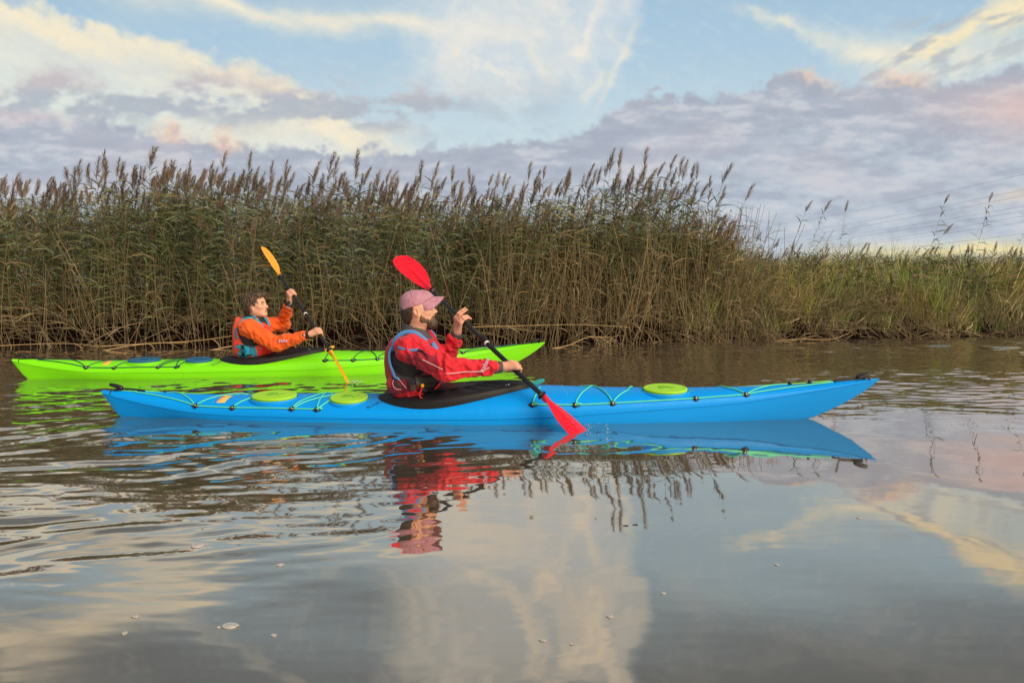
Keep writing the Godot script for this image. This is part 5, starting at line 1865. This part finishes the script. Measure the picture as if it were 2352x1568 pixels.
func make_orange_paddler(xf: Transform3D, shaft_a: Vector3, shaft_b: Vector3) -> void:
	var seat := Vector3(-0.38, 0, 0)
	var o := base("person", xf * Transform3D(Basis(), seat))
	tag(o, "bare headed brown haired person in orange jacket paddling the green kayak with a yellow paddle", "person")
	var inv := o.transform.affine_inverse()
	var A := inv * shaft_a
	var B := inv * shaft_b
	var v := func(x, y, z): return Vector3(x, y, z) - seat
	var hb := Basis(Vector3.UP, -0.36) * Basis(Vector3(0, 0, 1), 0.18) * Basis.from_scale(Vector3.ONE * 0.97)
	var t_r := 0.22
	var t_l := 0.735
	var hr := A.lerp(B, t_r)
	var hl := A.lerp(B, t_l)
	var j := {"hip": v.call(-0.39, 0.10, 0), "belly": v.call(-0.385, 0.24, 0), "chest": v.call(-0.385, 0.39, 0), "neck": v.call(-0.362, 0.535, 0),
		"sr": v.call(-0.395, 0.458, 0.175), "er": v.call(-0.135, 0.318, 0.255), "sl": v.call(-0.335, 0.47, -0.18), "el": v.call(-0.150, 0.47, -0.325),
		"head": Transform3D(hb, v.call(-0.345, 0.662, 0)), "brow": Color(0.12, 0.07, 0.04), "shut": true, "hr": hr, "hl": hl, "axis": (B - A).normalized(),
		"out_r": Vector3(0.5, 0.7, 0.3), "out_l": Vector3(-0.5, 0.6, 0.5), "open_r": 0.0, "open_l": 0.0}
	j.wr = hr + Vector3(-0.088, -0.012, 0.016)
	j.wl = hl + Vector3(-0.030, -0.090, 0.0)
	make_body(o, j)
	var f := jacket_field(j)
	var mb := MB.new()
	f.mesh(mb, 0.0095, func(p): return Color(0.86, 0.112, 0.002) * (1.0 - 0.25 * sstep(0.1, 0.5, nz.get_noise_3d(p.x * 400, p.y * 300, p.z * 400))), 0.017)
	obj("jacket", mb, M.cloth_tint, o)
	collar(o, v.call(-0.362, 0.485, 0), v.call(-0.356, 0.588, 0), 0.108, 0.072, 0.040, M.black_cloth)
	cuffs(o, j, M.black_cloth)
	var er: Vector3 = j.er
	lettering(o, "sleeve_logo", "PEAK", f, limb(er, j.wr, 0.25) + Vector3(0, 0.012, 0.08), Vector3(1, 0.10, 0), 0.026, false, M.lilac)
	# wrist watch strap
	mb = MB.new()
	var d: Vector3 = (j.wl - j.el).normalized()
	mb.tube(PackedVector3Array([j.wl - d * 0.012, j.wl + d * 0.012]), 0.042, 16)
	mb.box(j.wl + Vector3(0.0, 0.01, 0.042), Vector3(0.03, 0.03, 0.010), Basis(Vector3(0, 0, 1), -0.3))
	obj("watch", mb, M.black_plastic, o)
	# buoyancy vest
	var p := Field.new()
	p.ell(v.call(-0.388, 0.40, 0), Vector3(0.165, 0.165, 0.200), Basis.IDENTITY, 0.05)
	p.ell(v.call(-0.375, 0.255, 0), Vector3(0.178, 0.150, 0.205), Basis.IDENTITY, 0.08)
	p.ell(v.call(-0.52, 0.36, 0), Vector3(0.035, 0.20, 0.15), Basis.IDENTITY, 0.05)
	p.ell(v.call(-0.255, 0.25, 0.08), Vector3(0.075, 0.09, 0.09), Basis.IDENTITY, 0.03)
	p.ell(v.call(-0.34, 0.600, 0), Vector3(0.135, 0.115, 0.115), Basis.IDENTITY, 0.015, 1)
	for z in [-1, 1]: p.ell(v.call(-0.37, 0.425, 0.210 * z), Vector3(0.128, 0.140, 0.115), Basis.IDENTITY, 0.010, 1)
	p.plane(v.call(-0.38, 0.150, 0), Vector3(0.05, -1, 0), 0.02)
	p.disp = func(q): return cloth_fold(q + Vector3(7, 0, 0), 0.008)
	mb = MB.new()
	var hole: Vector3 = v.call(-0.37, 0.425, 0.210)
	p.mesh(mb, 0.0085, func(q):
		var e: float = ((q - Vector3(hole.x, hole.y, hole.z * signf(q.z))) / Vector3(0.128, 0.140, 0.115)).length()
		if e < 1.035: return Color(0.012, 0.012, 0.014)
		if absf(q.z) > 0.08 and q.y < 0.31 and q.x > -0.10 - 0.10 * (0.31 - q.y) and q.x < 0.045 + 0.16 * (0.31 - q.y): return Color(0.008, 0.23, 0.36)
		return Color(0.76, 0.060, 0.022) if q.x < -0.05 else Color(0.72, 0.030, 0.010), 0.008)
	var vest := Node3D.new()
	put(vest, "buoyancy_vest", o)
	obj("shell", mb, M.cloth_tint, vest)
	vest_lining(vest, j)
	for z in [1, -1]:
		mb = MB.new()
		laid(mb, f, [v.call(-0.515, 0.47, 0.12 * z), v.call(-0.47, 0.53, 0.13 * z), v.call(-0.39, 0.56, 0.13 * z), v.call(-0.33, 0.545, 0.125 * z), v.call(-0.28, 0.50, 0.115 * z), v.call(-0.255, 0.45, 0.11 * z)], 0.042, 0.012, 0.004, 5)
		obj("shoulder_strap", mb, M.turquoise, vest)
		mb = MB.new()
		buckle(mb, f, v.call(-0.348, 0.556, 0.128 * z), Vector3(0.028, 0.050, 0.030))
		obj("strap_buckle", mb, M.turquoise_dark, vest)
		mb = MB.new()
		laid(mb, p, [v.call(-0.515, 0.47, 0.17 * z), v.call(-0.520, 0.42, 0.18 * z), v.call(-0.515, 0.36, 0.19 * z)], 0.024, 0.004, 0.002, 5)
		obj("back_strap", mb, M.turquoise_dark, vest)
	for y in [0.282, 0.208]:
		mb = MB.new()
		laid(mb, p, [v.call(-0.515, y, 0.16), v.call(-0.48, y, 0.20), v.call(-0.44, y - 0.004, 0.23), v.call(-0.40, y - 0.008, 0.24)], 0.026, 0.004, 0.003, 5)
		obj("waist_strap", mb, M.turquoise, vest)
		mb = MB.new()
		buckle(mb, p, v.call(-0.452, y - 0.001, 0.22), Vector3(0.032, 0.038, 0.014))
		obj("buckle", mb, M.black_plastic, vest)
	mb = MB.new()
	laid(mb, p, [v.call(-0.412, 0.285, 0.24), v.call(-0.408, 0.24, 0.24), v.call(-0.402, 0.198, 0.24)], 0.036, 0.004, 0.003, 5)
	obj("side_strap", mb, M.turquoise, vest)
	mb = MB.new()
	laid(mb, p, [v.call(-0.418, 0.188, 0.24), v.call(-0.39, 0.188, 0.24), v.call(-0.37, 0.19, 0.24)], 0.016, 0.005, 0.003, 5)
	buckle(mb, p, v.call(-0.225, 0.395, 0.05), Vector3(0.03, 0.03, 0.014))
	obj("black_tab", mb, M.black_cloth, vest)
	mb = MB.new()
	var rp := PackedVector3Array()
	for k in 17: rp.append(p.snap(v.call(-0.193, 0.262, 0.07), 0.012) + Vector3(cos(TAU * k / 16.0) * 0.013, sin(TAU * k / 16.0) * 0.015, 0))
	mb.tube(rp, 0.003, 6)
	obj("pull_ring", mb, M.white, vest)
	mb = MB.new()
	laid(mb, p, [v.call(-0.295, 0.272, 0.2), v.call(-0.27, 0.272, 0.2)], 0.008, 0.002, 0.002, 4)
	obj("vest_print", mb, M.lilac, vest)
	# tousled brown hair
	rng.seed = 12
	var H: Transform3D = j.head
	var hf := Field.new()
	hf.xf = H
	hf.ell(Vector3(-0.022, 0.048, 0), Vector3(0.108, 0.094, 0.091), Basis.IDENTITY, 0.02)
	hf.ell(Vector3(-0.055, -0.006, 0), Vector3(0.066, 0.070, 0.080), Basis.IDENTITY, 0.03)
	hf.ell(Vector3(0.048, 0.096, 0), Vector3(0.052, 0.034, 0.066), Basis.IDENTITY, 0.03)
	hf.ell(Vector3(0.098, -0.022, 0), Vector3(0.082, 0.100, 0.110), Basis.IDENTITY, 0.015, 1)
	for z in [-1, 1]: hf.ell(Vector3(-0.004, -0.036, 0.09 * z), Vector3(0.028, 0.032, 0.03), Basis.IDENTITY, 0.008, 1)
	hf.plane(Vector3(0, -0.068, 0), Vector3(0.2, -1, 0), 0.01)
	hf.xf = Transform3D.IDENTITY
	hf.disp = func(q): return nz.get_noise_3d(q.x * 2600, q.y * 2000, q.z * 2600) * 0.010 + nz.get_noise_3d(q.x * 6500, q.y * 4200, q.z * 6500) * 0.004
	mb = MB.new()
	hf.mesh(mb, 0.0042, func(q): return Color(0.082, 0.054, 0.036) * (1.0 + 0.9 * nz.get_noise_3d(q.x * 5000, q.y * 2500, q.z * 5000)), 0.012)
	var where := func(q: Vector3) -> Vector3:
		if q.x > 0.45 and q.y < 0.30: return Vector3.ZERO
		if q.y < -0.55 or (q.x > 0.0 and q.y < 0.05): return Vector3.ZERO
		var crown := Vector3(-0.35, 0.93, 0.0)
		return (q - crown).normalized() + Vector3(0.30, 0, 0)
	hair_locks(mb, hf, H, 420, where, Color(0.105, 0.070, 0.046), 0.062, 0.0030, 0.014)
	obj("hair", mb, M.hair, o)


# ---------------------------------------------------------------- the scene
func _ready() -> void:
	# camera: about 0.83 m over the water, in a low boat, tilted a little down
	var cam := Camera3D.new()
	cam.name = "camera"
	add_child(cam)
	cam.position = Vector3(0, 0.83, 0)
	cam.rotation.x = -atan(122.0 / 1700.0)
	cam.fov = rad_to_deg(2.0 * atan(784.0 / 1700.0))
	cam.near = 0.05
	cam.far = 1500.0
	var env := Environment.new()
	env.background_mode = Environment.BG_SKY
	env.tonemap_mode = Environment.TONE_MAPPER_LINEAR
	env.tonemap_exposure = 1.0
	env.sdfgi_enabled = true
	env.ssao_enabled = true
	env.ssil_enabled = true
	var sky := Sky.new()
	var pan := PanoramaSkyMaterial.new()
	pan.panorama = make_sky()
	sky.sky_material = pan
	env.sky = sky
	var we := WorldEnvironment.new()
	we.name = "evening_air"
	we.environment = env
	add_child(we)
	# the low evening sun behind thin cloud, to the right and a little behind the viewer
	var sun := DirectionalLight3D.new()
	sun.name = "sun"
	add_child(sun)
	sun.light_energy = 1.45
	sun.light_angular_distance = 50.0
	sun.light_color = Color(1.0, 0.90, 0.78)
	sun.shadow_enabled = true
	var from := Vector3(0.66, 0.62, 0.60)
	sun.look_at_from_position(from, Vector3.ZERO)
	make_materials()
	make_water()
	make_land()
	make_reeds()
	make_grass()
	make_wires()
	var yaw := 0.022
	var blue := Transform3D(Basis(Vector3(cos(yaw), 0, sin(yaw)), Vector3.UP, Vector3(-sin(yaw), 0, cos(yaw))), Vector3(-0.17, 0, -4.72))
	yaw = -0.178
	var green := Transform3D(Basis(Vector3(cos(yaw), 0, sin(yaw)), Vector3.UP, Vector3(-sin(yaw), 0, cos(yaw))), Vector3(-2.115, 0, -7.17))
	var blue_roll := blue * Transform3D(Basis(Vector3.RIGHT, 0.055), Vector3.ZERO)
	var green_roll := green * Transform3D(Basis(Vector3.RIGHT, 0.02), Vector3(0, 0.015, 0))
	make_kayak("sea_kayak", blue_roll, {"hull": M.blue_hull, "hatch": M.lime_hatch, "emblem": M.lime_emblem, "line": M.mint_line, "line2": M.lime_line, "script": M.ink}, "blue sea kayak with lime hatch covers and mint green deck lines, nearest the viewer")
	make_kayak("sea_kayak", green_roll, {"hull": M.green_hull, "hatch": M.blue_hatch, "emblem": M.blue_emblem, "line": M.teal_line, "line2": M.teal_line, "script": M.ink}, "lime green sea kayak with blue hatch covers, behind the blue kayak")
	make_spray_deck(blue_roll, M.teal_tab, Vector3(-0.455, 0.165, 0), "black spray deck with white print stretched over the blue kayak's cockpit")
	make_spray_deck(green_roll, M.yellow, Vector3(-0.385, 0.155, 0), "black spray deck with yellow front tab over the green kayak's cockpit")
	var ra := Vector3(0.193, 0.179, -4.40)
	var rb := Vector3(-0.568, 0.812, -5.20)
	make_paddle(ra, rb, 2.0, 0.72, 0.46, 0.92, M.red_blade, "paddle with red blades and black shaft held by the red jacketed paddler")
	var ya := Vector3(-1.660, 0.257, -6.735)
	var yb := Vector3(-2.331, 0.959, -7.45)
	make_paddle(ya, yb, 1.30, 1.50, 0.47, 0.92, M.yellow_blade, "paddle with amber yellow blades and black shaft held by the orange jacketed paddler")
	make_red_paddler(blue, ra, rb)
	make_orange_paddler(green, ya, yb)
	make_loose_reeds()
	make_bubbles()


func noise_map(seed_: int, freq: float, bump: float, size := 512, oct := 4) -> NoiseTexture2D:
	var t := NoiseTexture2D.new()
	var n := FastNoiseLite.new()
	n.seed = seed_
	n.frequency = freq
	n.fractal_octaves = oct
	t.width = size
	t.height = size
	t.noise = n
	t.seamless = true
	if bump > 0:
		t.as_normal_map = true
		t.bump_strength = bump
	return t


func tri(m: StandardMaterial3D, tex: Texture2D, scale: float, strength: float) -> StandardMaterial3D:
	m.normal_enabled = true
	m.normal_texture = tex
	m.normal_scale = strength
	m.uv1_triplanar = true
	m.uv1_scale = Vector3.ONE * scale
	return m


func make_materials() -> void:
	# dull and wet patches on the moulded hulls
	var wet := noise_map(14, 0.012, 0.0)
	var wr := Gradient.new()
	wr.set_color(0, Color(0.22, 0.22, 0.22))
	wr.set_color(1, Color(0.62, 0.62, 0.62))
	wet.color_ramp = wr
	var soft := noise_map(1, 0.010, 9.0, 1024)
	(soft.noise as FastNoiseLite).fractal_type = FastNoiseLite.FRACTAL_RIDGED
	(soft.noise as FastNoiseLite).domain_warp_enabled = true
	(soft.noise as FastNoiseLite).domain_warp_amplitude = 40.0
	var grain := noise_map(2, 0.12, 3.0)
	# murky water: dark silt below, strongly mirroring at these low angles
	M.water = mat(Color(0.54, 0.46, 0.37), 0.02, {"metallic": 0.92})
	M.tint = mat(Color.WHITE, 0.95, {"metallic_specular": 0.1, "vertex_color_use_as_albedo": true})
	M.plant = mat(Color.WHITE, 0.75, {"metallic_specular": 0.35, "vertex_color_use_as_albedo": true, "backlight": Color(0.36, 0.36, 0.36)})
	M.wire = mat(Color(0.12, 0.12, 0.13), 0.6)
	M.drop = mat(Color(0.55, 0.56, 0.57), 0.1)
	M.foam = mat(Color(0.42, 0.42, 0.41), 0.12)
	M.skin = mat(Color.WHITE, 0.55, {"vertex_color_use_as_albedo": true, "subsurf_scatter_enabled": true, "subsurf_scatter_strength": 0.12})
	M.hair = mat(Color.WHITE, 0.6, {"vertex_color_use_as_albedo": true})
	M.cloth_tint = tri(mat(Color.WHITE, 0.72, {"vertex_color_use_as_albedo": true, "rim_enabled": true, "rim": 0.25}), soft, 3.2, 1.3)
	for q in [["grey_cloth", Color(0.055, 0.052, 0.056)], ["black_cloth", Color(0.010, 0.010, 0.013)], ["vest_red", Color(0.42, 0.008, 0.03)], ["blue_trim", Color(0.06, 0.25, 0.58)], ["turquoise", Color(0.008, 0.30, 0.48)], ["turquoise_dark", Color(0.01, 0.17, 0.26)], ["dark_red", Color(0.30, 0.005, 0.02)], ["tag_red", Color(0.65, 0.01, 0.02)], ["pale_piping", Color(0.62, 0.42, 0.45)], ["lilac", Color(0.48, 0.44, 0.62)]]:
		M[q[0]] = mat(q[1], 0.75, {"rim_enabled": true, "rim": 0.2})
	M.cap = tri(mat(Color(0.40, 0.185, 0.255), 0.9, {"rim_enabled": true, "rim": 0.4}), grain, 6.0, 0.7)
	var fade := noise_map(9, 0.010, 0.0)
	var ramp := Gradient.new()
	ramp.set_color(0, Color(0.36, 0.15, 0.22).linear_to_srgb())
	ramp.set_color(1, Color(0.52, 0.28, 0.36).linear_to_srgb())
	fade.color_ramp = ramp
	M.cap.albedo_texture = fade
	M.cap.albedo_color = Color.WHITE
	M.cap_seam = mat(Color(0.22, 0.10, 0.14), 0.9)
	M.neoprene = tri(mat(Color(0.012, 0.012, 0.014), 0.5, {"metallic_specular": 0.35}), grain, 5.0, 0.35)
	M.rubber = mat(Color(0.012, 0.012, 0.014), 0.35)
	M.black_plastic = mat(Color(0.012, 0.012, 0.014), 0.35)
	M.steel = mat(Color(0.6, 0.6, 0.6), 0.25, {"metallic": 1.0})
	M.steel_dark = mat(Color(0.10, 0.10, 0.10), 0.4, {"metallic": 0.8})
	M.white = mat(Color(0.75, 0.75, 0.75), 0.5)
	M.print_white = mat(Color(0.7, 0.7, 0.72), 0.6)
	M.print_red = mat(Color(0.5, 0.06, 0.03), 0.6)
	M.ink = mat(Color(0.015, 0.025, 0.05), 0.5)
	M.yellow = mat(Color(0.80, 0.46, 0.02), 0.4)
	M.sticker = mat(Color(0.80, 0.55, 0.12), 0.5)
	M.shaft = mat(Color(0.014, 0.015, 0.018), 0.32)
	M.red_blade = mat(Color(0.72, 0.006, 0.022), 0.35, {"backlight": Color(0.3, 0.3, 0.3)})
	M.yellow_blade = mat(Color(0.82, 0.36, 0.006), 0.35, {"backlight": Color(0.3, 0.3, 0.3)})
	M.blue_hull = tri(mat(Color(0.001, 0.30, 0.88), 0.34, {"metallic_specular": 0.3}), grain, 3.0, 0.10)
	M.green_hull = tri(mat(Color(0.19, 0.74, 0.006), 0.34, {"metallic_specular": 0.35}), grain, 3.0, 0.10)
	for q in [M.blue_hull, M.green_hull]:
		q.roughness = 1.0
		q.roughness_texture = wet
	M.lime_hatch = tri(mat(Color(0.34, 0.70, 0.02), 0.5), grain, 6.0, 0.15)
	M.lime_emblem = mat(Color(0.13, 0.40, 0.01), 0.5)
	M.bead = mat(Color(0.8, 0.85, 0.9), 0.05, {"transparency": BaseMaterial3D.TRANSPARENCY_ALPHA})
	M.bead.albedo_color.a = 0.35
	M.blue_hatch = tri(mat(Color(0.012, 0.13, 0.28), 0.5), grain, 6.0, 0.15)
	M.blue_emblem = mat(Color(0.008, 0.07, 0.17), 0.5)
	M.mint_line = mat(Color(0.10, 0.72, 0.42), 0.5)
	M.lime_line = mat(Color(0.25, 0.72, 0.10), 0.5)
	M.teal_line = mat(Color(0.006, 0.10, 0.085), 0.5)
	M.teal_tab = mat(Color(0.01, 0.35, 0.33), 0.6)
